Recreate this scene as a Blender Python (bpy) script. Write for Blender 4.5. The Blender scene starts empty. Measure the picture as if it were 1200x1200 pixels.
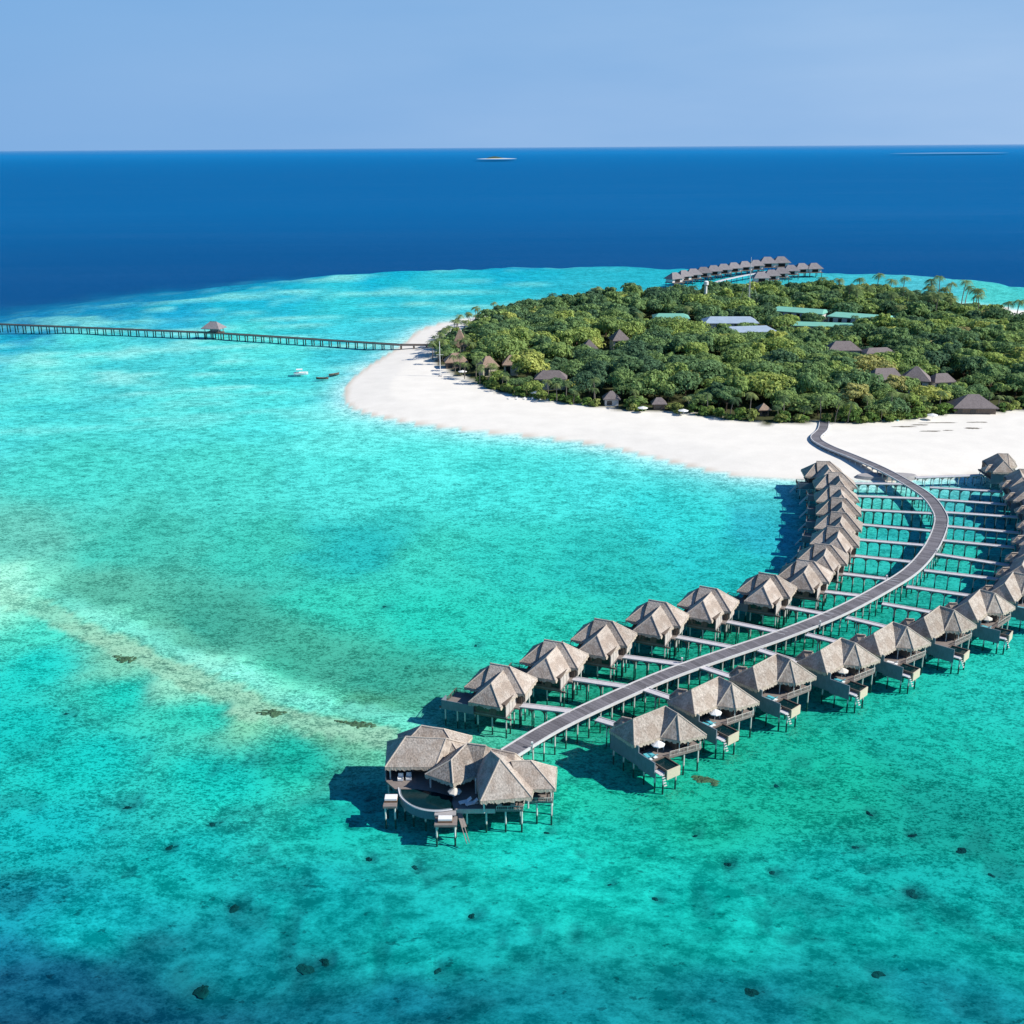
import bpy, math, random
import numpy as np
from mathutils import Vector, Matrix
rnd = random.Random(7)
nr = np.random.RandomState(5)
S = bpy.context.scene
R = math.radians
COL = S.collection

# ------------------------------------------------------------------ camera, sky, sun, exposure
F_PX, CAM_H, PITCH, ROLL = 1287.0, 100.0, R(18.415), R(0.38)
cam = bpy.data.cameras.new('camera'); co = bpy.data.objects.new('camera', cam); COL.objects.link(co)
cam.sensor_width = 36; cam.lens = 36*F_PX/1200.0; cam.clip_start = 1; cam.clip_end = 200000
co.location = (0, 0, CAM_H)
co.rotation_euler = (Matrix.Rotation(R(90)-PITCH, 4, 'X') @ Matrix.Rotation(-ROLL, 4, 'Z')).to_euler()
S.camera = co

SUN_EL, SUN_AZ = R(37), (1.0, -0.17)
wd = bpy.data.worlds.new('World'); S.world = wd; wd.use_nodes = True
nt = wd.node_tree; nt.nodes.clear()
sky = nt.nodes.new('ShaderNodeTexSky'); sky.sky_type = 'NISHITA'; sky.sun_disc = False
sky.sun_elevation = SUN_EL; sky.sun_rotation = math.atan2(SUN_AZ[0], SUN_AZ[1])
sky.altitude = 100; sky.air_density = 1.0; sky.dust_density = 0.15; sky.ozone_density = 4.5
tint = nt.nodes.new('ShaderNodeMix'); tint.data_type = 'RGBA'; tint.blend_type = 'MULTIPLY'
tint.inputs[0].default_value = 1.0; tint.inputs[7].default_value = (0.36, 0.80, 1.12, 1)
bg = nt.nodes.new('ShaderNodeBackground'); bg.inputs[1].default_value = 0.086
# humid air: the lowest degrees of the sky are one even pale blue
tcw = nt.nodes.new('ShaderNodeTexCoord'); sxyz = nt.nodes.new('ShaderNodeSeparateXYZ'); nt.links.new(tcw.outputs['Generated'], sxyz.inputs[0])
mrw = nt.nodes.new('ShaderNodeMapRange'); mrw.interpolation_type = 'SMOOTHSTEP'; mrw.inputs[1].default_value = 0.02; mrw.inputs[2].default_value = 0.42; mrw.inputs[3].default_value = 1; mrw.inputs[4].default_value = 0
nt.links.new(sxyz.outputs[2], mrw.inputs[0])
nzw = nt.nodes.new('ShaderNodeTexNoise'); nzw.inputs['Scale'].default_value = 1.6; nzw.inputs['Detail'].default_value = 5
mpw = nt.nodes.new('ShaderNodeMapping'); mpw.inputs['Scale'].default_value = (1.5, 1.5, 7); nt.links.new(tcw.outputs['Generated'], mpw.inputs[0]); nt.links.new(mpw.outputs[0], nzw.inputs['Vector'])
mrx = nt.nodes.new('ShaderNodeMapRange'); mrx.inputs[1].default_value = -.45; mrx.inputs[2].default_value = .45; mrx.inputs[3].default_value = .12; mrx.inputs[4].default_value = .85; nt.links.new(sxyz.outputs[0], mrx.inputs[0])
adw = nt.nodes.new('ShaderNodeMath'); adw.operation = 'MULTIPLY'; nt.links.new(mrx.outputs[0], adw.inputs[0]); nt.links.new(nzw.outputs[0], adw.inputs[1])
hz = nt.nodes.new('ShaderNodeMix'); hz.data_type = 'RGBA'; hz.inputs[6].default_value = (1.85, 3.85, 7.0, 1); hz.inputs[7].default_value = (5.1, 6.6, 8.7, 1); nt.links.new(adw.outputs[0], hz.inputs[0])
mxw = nt.nodes.new('ShaderNodeMix'); mxw.data_type = 'RGBA'
ow = nt.nodes.new('ShaderNodeOutputWorld')
nt.links.new(sky.outputs[0], tint.inputs[6]); nt.links.new(mrw.outputs[0], mxw.inputs[0]); nt.links.new(tint.outputs[2], mxw.inputs[6]); nt.links.new(hz.outputs[2], mxw.inputs[7]); nt.links.new(mxw.outputs[2], bg.inputs[0]); nt.links.new(bg.outputs[0], ow.inputs[0])

sl = bpy.data.lights.new('sun', 'SUN'); sl.energy = 5.0; sl.angle = R(0.5); sl.color = (1.0, 0.955, 0.88)
so = bpy.data.objects.new('sun', sl); COL.objects.link(so)
sd = Vector((SUN_AZ[0], SUN_AZ[1], 0)).normalized()*math.cos(SUN_EL) + Vector((0, 0, math.sin(SUN_EL)))
so.rotation_euler = sd.to_track_quat('Z', 'Y').to_euler(); so.location = (200, -40, 300)
S.view_settings.view_transform = 'Standard'; S.view_settings.look = 'None'
S.view_settings.exposure = 0.3; S.view_settings.gamma = 1
S.cycles.max_bounces = 6; S.cycles.transparent_max_bounces = 12; S.cycles.caustics_reflective = False; S.cycles.caustics_refractive = False
S.cycles.use_denoising = True

# ------------------------------------------------------------------ helpers
def lin(r, g, b):
    f = lambda c: (c/255/12.92) if c/255 <= 0.04045 else ((c/255+0.055)/1.055)**2.4
    return (f(r), f(g), f(b))

class MB:
    def __init__(s): s.v = []; s.f = []
    def poly(s, pts):
        n = len(s.v); s.v += [tuple(p) for p in pts]; s.f.append(tuple(range(n, n+len(pts)))); return s
    def box(s, x0, y0, z0, x1, y1, z1):
        n = len(s.v)
        s.v += [(x0,y0,z0),(x1,y0,z0),(x1,y1,z0),(x0,y1,z0),(x0,y0,z1),(x1,y0,z1),(x1,y1,z1),(x0,y1,z1)]
        for q in ((0,3,2,1),(4,5,6,7),(0,1,5,4),(1,2,6,5),(2,3,7,6),(3,0,4,7)): s.f.append(tuple(n+i for i in q))
        return s
    def obox(s, p, q, wdt, z0, z1, z0b=None, z1b=None):
        """box along p->q (2d) of width wdt"""
        z0b = z0 if z0b is None else z0b; z1b = z1 if z1b is None else z1b
        d = Vector((q[0]-p[0], q[1]-p[1])); l = d.length or 1; n2 = Vector((-d.y, d.x))/l*wdt/2
        c = [(p[0]-n2.x, p[1]-n2.y), (q[0]-n2.x, q[1]-n2.y), (q[0]+n2.x, q[1]+n2.y), (p[0]+n2.x, p[1]+n2.y)]
        zz0 = [z0, z0b, z0b, z0]; zz1 = [z1, z1b, z1b, z1]; n = len(s.v)
        s.v += [(c[i][0], c[i][1], zz0[i]) for i in range(4)] + [(c[i][0], c[i][1], zz1[i]) for i in range(4)]
        for qd in ((0,3,2,1),(4,5,6,7),(0,1,5,4),(1,2,6,5),(2,3,7,6),(3,0,4,7)): s.f.append(tuple(n+i for i in qd))
        return s
    def tube(s, pts, rad, k=6, cap=True):
        pts = [Vector(p) for p in pts]; n0 = len(s.v)
        rr = rad if isinstance(rad, (list, tuple)) else [rad]*len(pts)
        for i, p in enumerate(pts):
            d = (pts[min(i+1, len(pts)-1)]-pts[max(i-1, 0)]).normalized()
            a = d.cross(Vector((0, 0, 1)))
            if a.length < .05: a = Vector((1, 0, 0))
            a.normalize(); b = d.cross(a)
            for j in range(k):
                t = 2*math.pi*j/k; s.v.append(tuple(p+(a*math.cos(t)+b*math.sin(t))*rr[i]))
        for i in range(len(pts)-1):
            for j in range(k):
                s.f.append((n0+i*k+j, n0+i*k+(j+1) % k, n0+(i+1)*k+(j+1) % k, n0+(i+1)*k+j))
        if cap:
            s.f.append(tuple(n0+j for j in range(k))[::-1]); s.f.append(tuple(n0+(len(pts)-1)*k+j for j in range(k)))
        return s
    def post(s, x, y, z0, z1, r=.16, k=8): return s.tube([(x, y, z0), (x, y, z1)], r, k)
    def prism(s, pts2, z0, z1):
        n = len(s.v); m = len(pts2)
        s.v += [(p[0], p[1], z0) for p in pts2]+[(p[0], p[1], z1) for p in pts2]
        s.f.append(tuple(range(n, n+m))[::-1]); s.f.append(tuple(range(n+m, n+2*m)))
        for i in range(m): s.f.append((n+i, n+(i+1) % m, n+m+(i+1) % m, n+m+i))
        return s
    def mesh(s, name):
        me = bpy.data.meshes.new(name); me.from_pydata(s.v, [], s.f); me.update(); return me

def obj(name, m, mat, parent=None, smooth=False):
    me = m.mesh(name) if isinstance(m, MB) else m
    if mat is not None and not me.materials: me.materials.append(mat)
    if smooth: me.polygons.foreach_set('use_smooth', [True]*len(me.polygons))
    o = bpy.data.objects.new(name, me); COL.objects.link(o)
    if parent is not None: o.parent = parent
    return o
def tag(o, label=None, cat=None, group=None, kind=None):
    if label: o['label'] = label
    if cat: o['category'] = cat
    if group: o['group'] = group
    if kind: o['kind'] = kind
    return o
def empty(name, loc=(0, 0, 0), rz=0):
    o = bpy.data.objects.new(name, None); COL.objects.link(o); o.location = loc; o.rotation_euler = (0, 0, rz); o.empty_display_size = .5
    return o
def copy_tree(o, parent=None, skip=()):
    c = o.copy(); COL.objects.link(c)
    if parent is not None: c.parent = parent
    for ch in list(o.children):
        if ch.name.split('.')[0] not in skip: copy_tree(ch, c, skip)
    return c
def rot2(p, a): return (p[0]*math.cos(a)-p[1]*math.sin(a), p[0]*math.sin(a)+p[1]*math.cos(a))
ORD = ['zeroth', 'first', 'second', 'third', 'fourth', 'fifth', 'sixth', 'seventh', 'eighth', 'ninth', 'tenth', 'eleventh', 'twelfth', 'thirteenth', 'fourteenth', 'fifteenth', 'sixteenth', 'seventeenth']

# ------------------------------------------------------------------ materials
def newmat(name):
    m = bpy.data.materials.new(name); m.use_nodes = True; t = m.node_tree; t.nodes.clear()
    return m, t, (lambda ty: t.nodes.new('ShaderNode'+ty)), t.links.new
def mathn(N, L, op, a, b=None, clamp=False):
    n = N('Math'); n.operation = op; n.use_clamp = clamp
    for i, x in enumerate((a, b)):
        if x is None: continue
        if isinstance(x, (int, float)): n.inputs[i].default_value = x
        else: L(x, n.inputs[i])
    return n.outputs[0]
def noise(N, L, vec, scale, detail=4, rough=.55):
    n = N('TexNoise'); n.inputs['Scale'].default_value = scale; n.inputs['Detail'].default_value = detail; n.inputs['Roughness'].default_value = rough
    L(vec, n.inputs['Vector']); return n.outputs[0]
def surf(name, col, rough=.8, sc=2.0, var=.25, stretch=(1, 1, 1), bump=0, objvar=.0, spec=.3, sc2=None, col2=None, wet=False, isl=0):  # wet: algae, wet wood and the water's dimming under the tide line
    m, t, N, L = newmat(name)
    tc = N('TexCoord'); mp = N('Mapping'); mp.inputs['Scale'].default_value = stretch; L(tc.outputs['Object'], mp.inputs['Vector'])
    n1 = noise(N, L, mp.outputs[0], sc, 5, .6)
    n2 = noise(N, L, tc.outputs['Object'], sc2 or sc*.23, 3)
    f = mathn(N, L, 'ADD', mathn(N, L, 'MULTIPLY', mathn(N, L, 'SUBTRACT', n1, .5), var*4), mathn(N, L, 'MULTIPLY', mathn(N, L, 'SUBTRACT', n2, .5), var*2))
    if objvar:
        oi = N('ObjectInfo'); f = mathn(N, L, 'ADD', f, mathn(N, L, 'MULTIPLY', mathn(N, L, 'SUBTRACT', oi.outputs['Random'], .5), objvar*2))
    if isl:
        gi = N('NewGeometry'); f = mathn(N, L, 'ADD', f, mathn(N, L, 'MULTIPLY', mathn(N, L, 'SUBTRACT', gi.outputs['Random Per Island'], .5), isl))
    f = mathn(N, L, 'ADD', f, 1.0); f = mathn(N, L, 'MAXIMUM', f, .25)
    b = N('BsdfPrincipled'); b.inputs['Roughness'].default_value = rough; b.inputs['Specular IOR Level'].default_value = spec
    if col2:
        mx = N('Mix'); mx.data_type = 'RGBA'; mx.inputs[6].default_value = (*col, 1); mx.inputs[7].default_value = (*col2, 1)
        mr = N('MapRange'); mr.inputs[1].default_value = .42; mr.inputs[2].default_value = .6; L(n2, mr.inputs[0]); L(mr.outputs[0], mx.inputs[0]); src = mx.outputs[2]
    else:
        rg = N('RGB'); rg.outputs[0].default_value = (*col, 1); src = rg.outputs[0]
    vm = N('VectorMath'); vm.operation = 'SCALE'; L(src, vm.inputs[0]); L(f, vm.inputs[3]); L(vm.outputs[0], b.inputs['Base Color'])
    if wet:   # algae and wet wood under the tide line; water's dimming put into the colour
        gp = N('NewGeometry'); sx = N('SeparateXYZ'); L(gp.outputs['Position'], sx.inputs[0])
        wr = N('MapRange'); wr.inputs[1].default_value = .35; wr.inputs[2].default_value = -.05; L(sx.outputs[2], wr.inputs[0])
        wm_ = N('Mix'); wm_.data_type = 'RGBA'; L(wr.outputs[0], wm_.inputs[0]); L(vm.outputs[0], wm_.inputs[6]); wm_.inputs[7].default_value = (.012, .07, .055, 1); L(wm_.outputs[2], b.inputs['Base Color'])
    if bump:
        bp = N('Bump'); bp.inputs['Strength'].default_value = bump; bp.inputs['Distance'].default_value = .08; L(n1, bp.inputs['Height']); L(bp.outputs[0], b.inputs['Normal'])
    o = N('OutputMaterial'); L(b.outputs[0], o.inputs[0]); return m

M = {}
M['thatch'] = surf('thatch', (.455, .395, .335), .95, 4.0, .46, (1, 1, .3), 1.0, .20, .2, .55, (.30, .245, .20))
M['cap'] = surf('ridge_thatch', (.50, .43, .36), .95, 4, .2, (1, 1, 1), .5, .05, .1)
M['fringe'] = surf('thatch_fringe', (.46, .39, .31), .95, 6, .35, (1, 1, .2), .4, 0, .1)
M['timber'] = surf('weathered_timber', (.16, .125, .10), .85, 3, .25, (1, 1, .25), .3, .06, .2, wet=True)
M['palewall'] = surf('pale_timber_wall', (.52, .47, .42), .85, 4, .2, (3, 3, .3), .3, .05, .2)
M['bluewall'] = surf('blue_grey_wall', (.16, .20, .23), .8, 3, .2, (3, 3, .3), .2, .05, .2)  # one blue-grey tone for screens, privacy walls and pool sides
M['deck'] = surf('deck_boards', (.23, .195, .175), .8, 3, .2, (.4, 4, 1), .2, .04, .25)
M['walk'] = surf('walkway_boards', (.165, .155, .165), .8, 2.5, .2, (1, 1, 1), .2, 0, .25, .12, isl=.5)
M['kerb'] = surf('pale_kerb', (.58, .57, .56), .8, 2, .12, (1, 1, 1), .1, 0, .3)
M['branchdeck'] = surf('pale_deck_boards', (.56, .53, .54), .8, 3, .15, (1, 1, 1), .1, .05, .3)
M['post'] = surf('pale_post', (.60, .60, .55), .8, 2, .18, (1, 1, .4), .2, .05, .2, wet=True)
M['glass'] = surf('dark_glass', (.012, .02, .028), .12, 1, .2, spec=.6)
M['dark'] = surf('dark_interior', (.025, .022, .022), .9, 2, .3)
M['pool'] = surf('pool_water', (.003, .022, .026), .08, 1.2, .25, spec=.2)
M['cream'] = surf('cream_panel', (.60, .52, .38), .7, 3, .1)
M['white'] = surf('white_fabric', (.80, .79, .76), .8, 3, .05)
M['turq'] = surf('turquoise_cushion', (.10, .48, .55), .8, 3, .12)
M['red'] = surf('red_fabric', (.5, .10, .10), .8, 3, .1)
M['umb'] = surf('cream_canvas', (.68, .62, .52), .8, 3, .08)
M['wood'] = surf('brown_wood', (.20, .12, .07), .7, 4, .25)
M['metalroof'] = surf('grey_metal_roof', (.34, .42, .50), .5, 1.5, .18, (1, 6, 1), 0, .1, .4)
M['greenroof'] = surf('green_metal_roof', (.20, .50, .38), .6, .6, .15, (1, 6, 1), 0, .08, .3)
M['tileroof'] = surf('slate_grey_thatch', (.20, .17, .165), .9, 3, .3, (1, 1, 1), .4, .1, .1)
M['brownroof'] = surf('brown_thatch', (.33, .235, .175), .95, 3, .3, (1, 1, .4), .4, .1, .1)
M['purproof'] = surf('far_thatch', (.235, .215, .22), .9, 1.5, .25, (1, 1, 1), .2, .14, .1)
M['whitewall'] = surf('white_wall', (.62, .60, .57), .8, 1, .08)
M['steel'] = surf('pale_steel', (.62, .63, .64), .5, 1, .05)
M['bark'] = surf('bark', (.13, .10, .075), .95, 3, .3, (1, 1, .3), .3, .15, .1)
M['palmbark'] = surf('palm_bark', (.22, .19, .16), .95, 3, .3, (1, 1, 2), .3, .15, .1)
M['coral'] = surf('coral', (.003, .06, .06), .95, 1.2, .4, (1, 1, 1), .5, .3, .05)
M['weed'] = surf('wrack', (.16, .14, .11), .95, 2.5, .4, (1, 1, 1), .3)
M['bankrock'] = surf('reef_rock', (.12, .14, .07), .95, 1.5, .4, (1, 1, 1), .4)
M['rock'] = surf('concrete_apron', (.36, .34, .33), .9, 1, .15, (1, 1, 1), .2)

def leafmat(name, ramp, attr=False):
    m, t, N, L = newmat(name)
    if attr:
        a = N('Attribute'); a.attribute_name = 'tone'; r = a.outputs['Fac']
    else:
        a = N('ObjectInfo'); sc0 = N('SeparateColor'); L(a.outputs['Color'], sc0.inputs[0]); r = sc0.outputs[0]
    g = N('NewGeometry')
    cr = N('ValToRGB'); cr.color_ramp.elements[0].position = ramp[0][0]; cr.color_ramp.elements[0].color = (*ramp[0][1], 1)
    cr.color_ramp.elements[1].position = ramp[-1][0]; cr.color_ramp.elements[1].color = (*ramp[-1][1], 1)
    for p, c in ramp[1:-1]:
        e = cr.color_ramp.elements.new(p); e.color = (*c, 1)
    L(r, cr.inputs[0])
    n = noise(N, L, g.outputs['Position'], .55, 3)
    f = mathn(N, L, 'ADD', mathn(N, L, 'MULTIPLY', n, 1.5), mathn(N, L, 'MULTIPLY', g.outputs['Random Per Island'], .7))
    f = mathn(N, L, 'SUBTRACT', f, .08)
    vm = N('VectorMath'); vm.operation = 'SCALE'; L(cr.outputs[0], vm.inputs[0]); L(f, vm.inputs[3])
    b = N('BsdfDiffuse'); L(vm.outputs[0], b.inputs[0])
    tr = N('BsdfTranslucent'); L(vm.outputs[0], tr.inputs[0])
    mx = N('MixShader'); mx.inputs[0].default_value = .38; L(b.outputs[0], mx.inputs[1]); L(tr.outputs[0], mx.inputs[2])
    o = N('OutputMaterial'); L(mx.outputs[0], o.inputs[0]); return m
GR = [(0, (.11, .20, .11)), (.3, (.19, .31, .13)), (.6, (.28, .39, .13)), (.82, (.36, .46, .13)), (.94, (.48, .52, .15)), (1, (.46, .40, .20))]
M['leaf'] = leafmat('tree_leaves', GR); M['leafattr'] = leafmat('forest_leaves', GR, True)
M['palmleaf'] = leafmat('palm_fronds', [(0, (.10, .18, .09)), (.6, (.20, .28, .11)), (1, (.30, .36, .14))])
M['shrubleaf'] = leafmat('shrub_leaves', [(0, (.12, .22, .07)), (.5, (.20, .32, .08)), (1, (.34, .38, .12))])

# ------------------------------------------------------------------ terrain and water
BED = [(-67, 116, 0, 72, 108), (-59, 107, 0, 48, 82), (-69, 121, 0, 110, 142), (-54, 113, 0, 90, 122), (-42, 107, 0, 88, 120), (-74, 118, 0, 60, 100), (-60, 116, 0, 75, 110), (-21, 107, 0, 112, 135), (-195, 852, 10, 175, 212), (-107, 949, 5, 180, 215), (1, 942, 10, 175, 212), (71, 912, 55, 180, 205), (128, 976, 50, 180, 205), (-239, 780, 20, 165, 210), (-269, 699, 10, 150, 200), (-298, 665, 0, 120, 190), (-281, 604, 0, 170, 205), (-233, 602, 110, 220, 220), (-178, 505, 95, 200, 205), (-232, 539, 130, 220, 215), (-197, 436, 95, 212, 210), (-138, 434, 95, 212, 210), (-139, 598, 100, 215, 215), (-160, 776, 40, 185, 215), (-112, 730, 75, 205, 220), (-62, 818, 70, 195, 215), (1, 791, 60, 190, 210), (-69, 595, 60, 190, 210), (-88, 448, 85, 215, 215), (-140, 348, 80, 202, 192), (-98, 347, 85, 205, 195), (-64, 404, 110, 225, 220), (-28, 355, 90, 220, 215), (-54, 336, 90, 213, 208), (0, 335, 75, 212, 208), (27, 334, 75, 212, 212), (49, 299, 30, 198, 200), (66, 284, 0, 165, 185), (55, 264, 10, 180, 185), (22, 265, 25, 180, 175), (0, 266, 40, 190, 180), (-22, 266, 60, 195, 180), (-41, 273, 0, 170, 172), (-68, 273, 60, 185, 170), (-104, 281, 70, 180, 165), (-134, 281, 120, 185, 170), (-102, 244, 100, 165, 145), (-123, 245, 170, 225, 200), (-97, 229, 150, 215, 190), (-103, 220, 90, 210, 190), (-68, 228, 70, 160, 145), (-45, 210, 85, 180, 155), (-28, 188, 105, 160, 130), (-75, 219, 115, 170, 148), (-40, 238, 65, 198, 178), (-19, 228, 45, 198, 180), (0, 223, 50, 200, 183), (-26, 202, 40, 170, 150), (-80, 207, 165, 200, 175), (-65, 199, 185, 215, 190), (-48, 184, 175, 205, 170), (-31, 175, 165, 200, 165), (-55, 199, 160, 232, 208), (-39, 188, 145, 220, 195), (-25, 178, 120, 210, 180), (-60, 185, 60, 200, 180), (-40, 169, 20, 190, 170), (-75, 192, 30, 200, 185), (-96, 203, 15, 198, 190), (-94, 179, 5, 192, 186), (-75, 169, 5, 192, 186), (-51, 164, 8, 195, 185), (-27, 151, 10, 180, 170), (-74, 149, 0, 178, 182), (-51, 140, 0, 180, 180), (-30, 130, 0, 168, 172), (-73, 130, 0, 150, 170), (-60, 128, 0, 172, 182), (-60, 116, 0, 88, 122), (-63, 108, 0, 70, 105), (-47, 108, 0, 95, 128), (-32, 109, 0, 118, 140), (-40, 121, 0, 145, 158), (-16, 109, 0, 120, 142), (0, 108, 0, 133, 148), (-12, 124, 5, 172, 172), (6, 139, 15, 190, 182), (13, 143, 20, 185, 170), (24, 129, 5, 175, 168), (31, 110, 0, 125, 140), (41, 108, 0, 135, 138), (57, 108, 0, 130, 145), (48, 129, 0, 165, 162), (65, 129, 0, 163, 160), (74, 150, 0, 150, 140), (50, 162, 10, 175, 150), (77, 176, 20, 180, 165), (96, 193, 40, 190, 180), (30, 155, 15, 170, 145), (14, 158, 30, 190, 165), (24, 187, 10, 130, 108), (56, 222, 10, 135, 112), (79, 236, 0, 155, 145), (105, 283, 0, 165, 170), (93, 284, 30, 175, 170), (115, 314, 40, 180, 175), (116, 263, 0, 165, 160), (137, 305, 0, 150, 165), (138, 235, 0, 160, 165), (115, 162, 10, 170, 160), (263, 854, 90, 190, 210), (317, 824, 115, 195, 215), (328, 774, 110, 205, 205), (366, 728, 90, 200, 205), (440, 817, 50, 180, 205), (-244, 409, 90, 200, 200), (-151, 240, 100, 200, 185), (-324, 554, 0, 120, 180), (-110, 164, 0, 170, 180), (-87, 114, 0, 50, 90), (4, 93, 0, 110, 140), (46, 93, 0, 110, 140), (-38, 94, 0, 60, 100)]
SHORE = [(-23, 684), (-40, 661), (-53, 632), (-56, 600), (-64, 549), (-70, 516), (-73, 479), (-70, 451), (-63, 432), (-49, 416), (-32, 404), (-12, 394), (12, 384), (30, 374), (46, 359), (56, 348), (66, 339), (76, 333), (88, 330), (106, 327), (117, 326), (132, 331), (143, 332), (164, 338), (195, 350), (246, 423), (330, 579), (345, 644), (332, 679), (312, 714), (286, 740), (267, 786), (218, 808), (155, 802), (86, 786), (36, 753), (1, 717)]
VEG = [(-37, 562), (-35, 521), (-27, 496), (-14, 472), (0, 452), (18, 437), (41, 423), (63, 417), (81, 406), (95, 397), (112, 399), (128, 398), (148, 402), (167, 411), (182, 415), (199, 417), (223, 431), (267, 490), (310, 623), (293, 627), (291, 670), (277, 716), (258, 759), (211, 780), (150, 774), (82, 755), (34, 716), (1, 680), (-24, 634)]
EDGE = [(-403, 698), (-342, 742), (-309, 807), (-263, 861), (-214, 942), (-114, 1014), (2, 1038), (126, 1021), (271, 981), (358, 934), (403, 874), (445, 827)]
CH = [(-41, 117, 1.5, 1.2), (-28, 120, 1.7, 1.0), (-25.5, 121, .9, .7), (20, 131, .9, .6), (-63, 155, 1.3, .8), (68, 142, 1.2, .9), (57, 132, 1.3, .9), (32, 139, 1.0, .5), (-40, 131, 1.0, .8), (57, 152, 1.1, .5), (10, 141, .6, .4), (28, 146, .8, .4), (44, 160, 1.1, .6), (38, 137, .7, .5), (-48, 150, .9, .6), (-53, 144, .9, .6), (-22, 141, .8, .6), (-15, 139, .8, .7), (5, 147, .7, .5), (62, 146, 1.1, .5), (30, 113, 1.3, .7), (47, 116, 1.2, .8), (-6, 128, .9, .6), (70, 136, 1.0, .6), (-10, 118, 1.0, .6), (52, 143, 1.0, .6), (14, 134, .6, .4), (-85, 186, 1.3, .7), (-30, 236, 1.5, .6), (-8, 215, 1.1, .5)]
def catmull(P, n, closed=False):
    P = [Vector(p) for p in P]; out = []; m = len(P)
    for i in range(m if closed else m-1):
        if closed: p0, p1, p2, p3 = P[i-1], P[i], P[(i+1) % m], P[(i+2) % m]
        else: p0, p1, p2, p3 = P[max(i-1, 0)], P[i], P[i+1], P[min(i+2, m-1)]
        for k in range(n):
            t = k/n
            out.append(.5*((2*p1)+(-p0+p2)*t+(2*p0-5*p1+4*p2-p3)*t*t+(-p0+3*p1-3*p2+p3)*t**3))
    if not closed: out.append(P[-1])
    return out
def sdist(X, Y, poly):
    """signed distance, positive inside"""
    P = np.array([(p[0], p[1]) for p in poly], float); Q = np.roll(P, -1, 0)
    best = np.full(X.shape, 1e12); ins = np.zeros(X.shape, bool)
    for (x0, y0), (x1, y1) in zip(P, Q):
        dx, dy = x1-x0, y1-y0; t = np.clip(((X-x0)*dx+(Y-y0)*dy)/(dx*dx+dy*dy+1e-9), 0, 1)
        best = np.minimum(best, (X-x0-t*dx)**2+(Y-y0-t*dy)**2)
        c = (y0 > Y) != (y1 > Y)
        ins ^= c & (X < (x1-x0)*(Y-y0)/((y1-y0) if y1 != y0 else 1e-9)+x0)
    d = np.sqrt(best); return np.where(ins, d, -d)
def vnoise(X, Y, s, seed):
    """cheap value noise"""
    x = X/s; y = Y/s; xi = np.floor(x).astype(int); yi = np.floor(y).astype(int); fx = x-xi; fy = y-yi
    fx = fx*fx*(3-2*fx); fy = fy*fy*(3-2*fy)
    h = lambda a, b: np.modf(np.abs(np.sin(a*127.1+b*311.7+seed*74.7)*43758.5453))[0]
    return (h(xi, yi)*(1-fx)+h(xi+1, yi)*fx)*(1-fy)+(h(xi, yi+1)*(1-fx)+h(xi+1, yi+1)*fx)*fy
def sstep(a, b, x): t = np.clip((x-a)/(b-a), 0, 1); return t*t*(3-2*t)
SHO = catmull(SHORE, 4, True); VEGP = catmull(VEG, 3, True)
shoreP = [(p.x, p.y) for p in SHO]; vegP = [(p.x, p.y) for p in VEGP]

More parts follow.
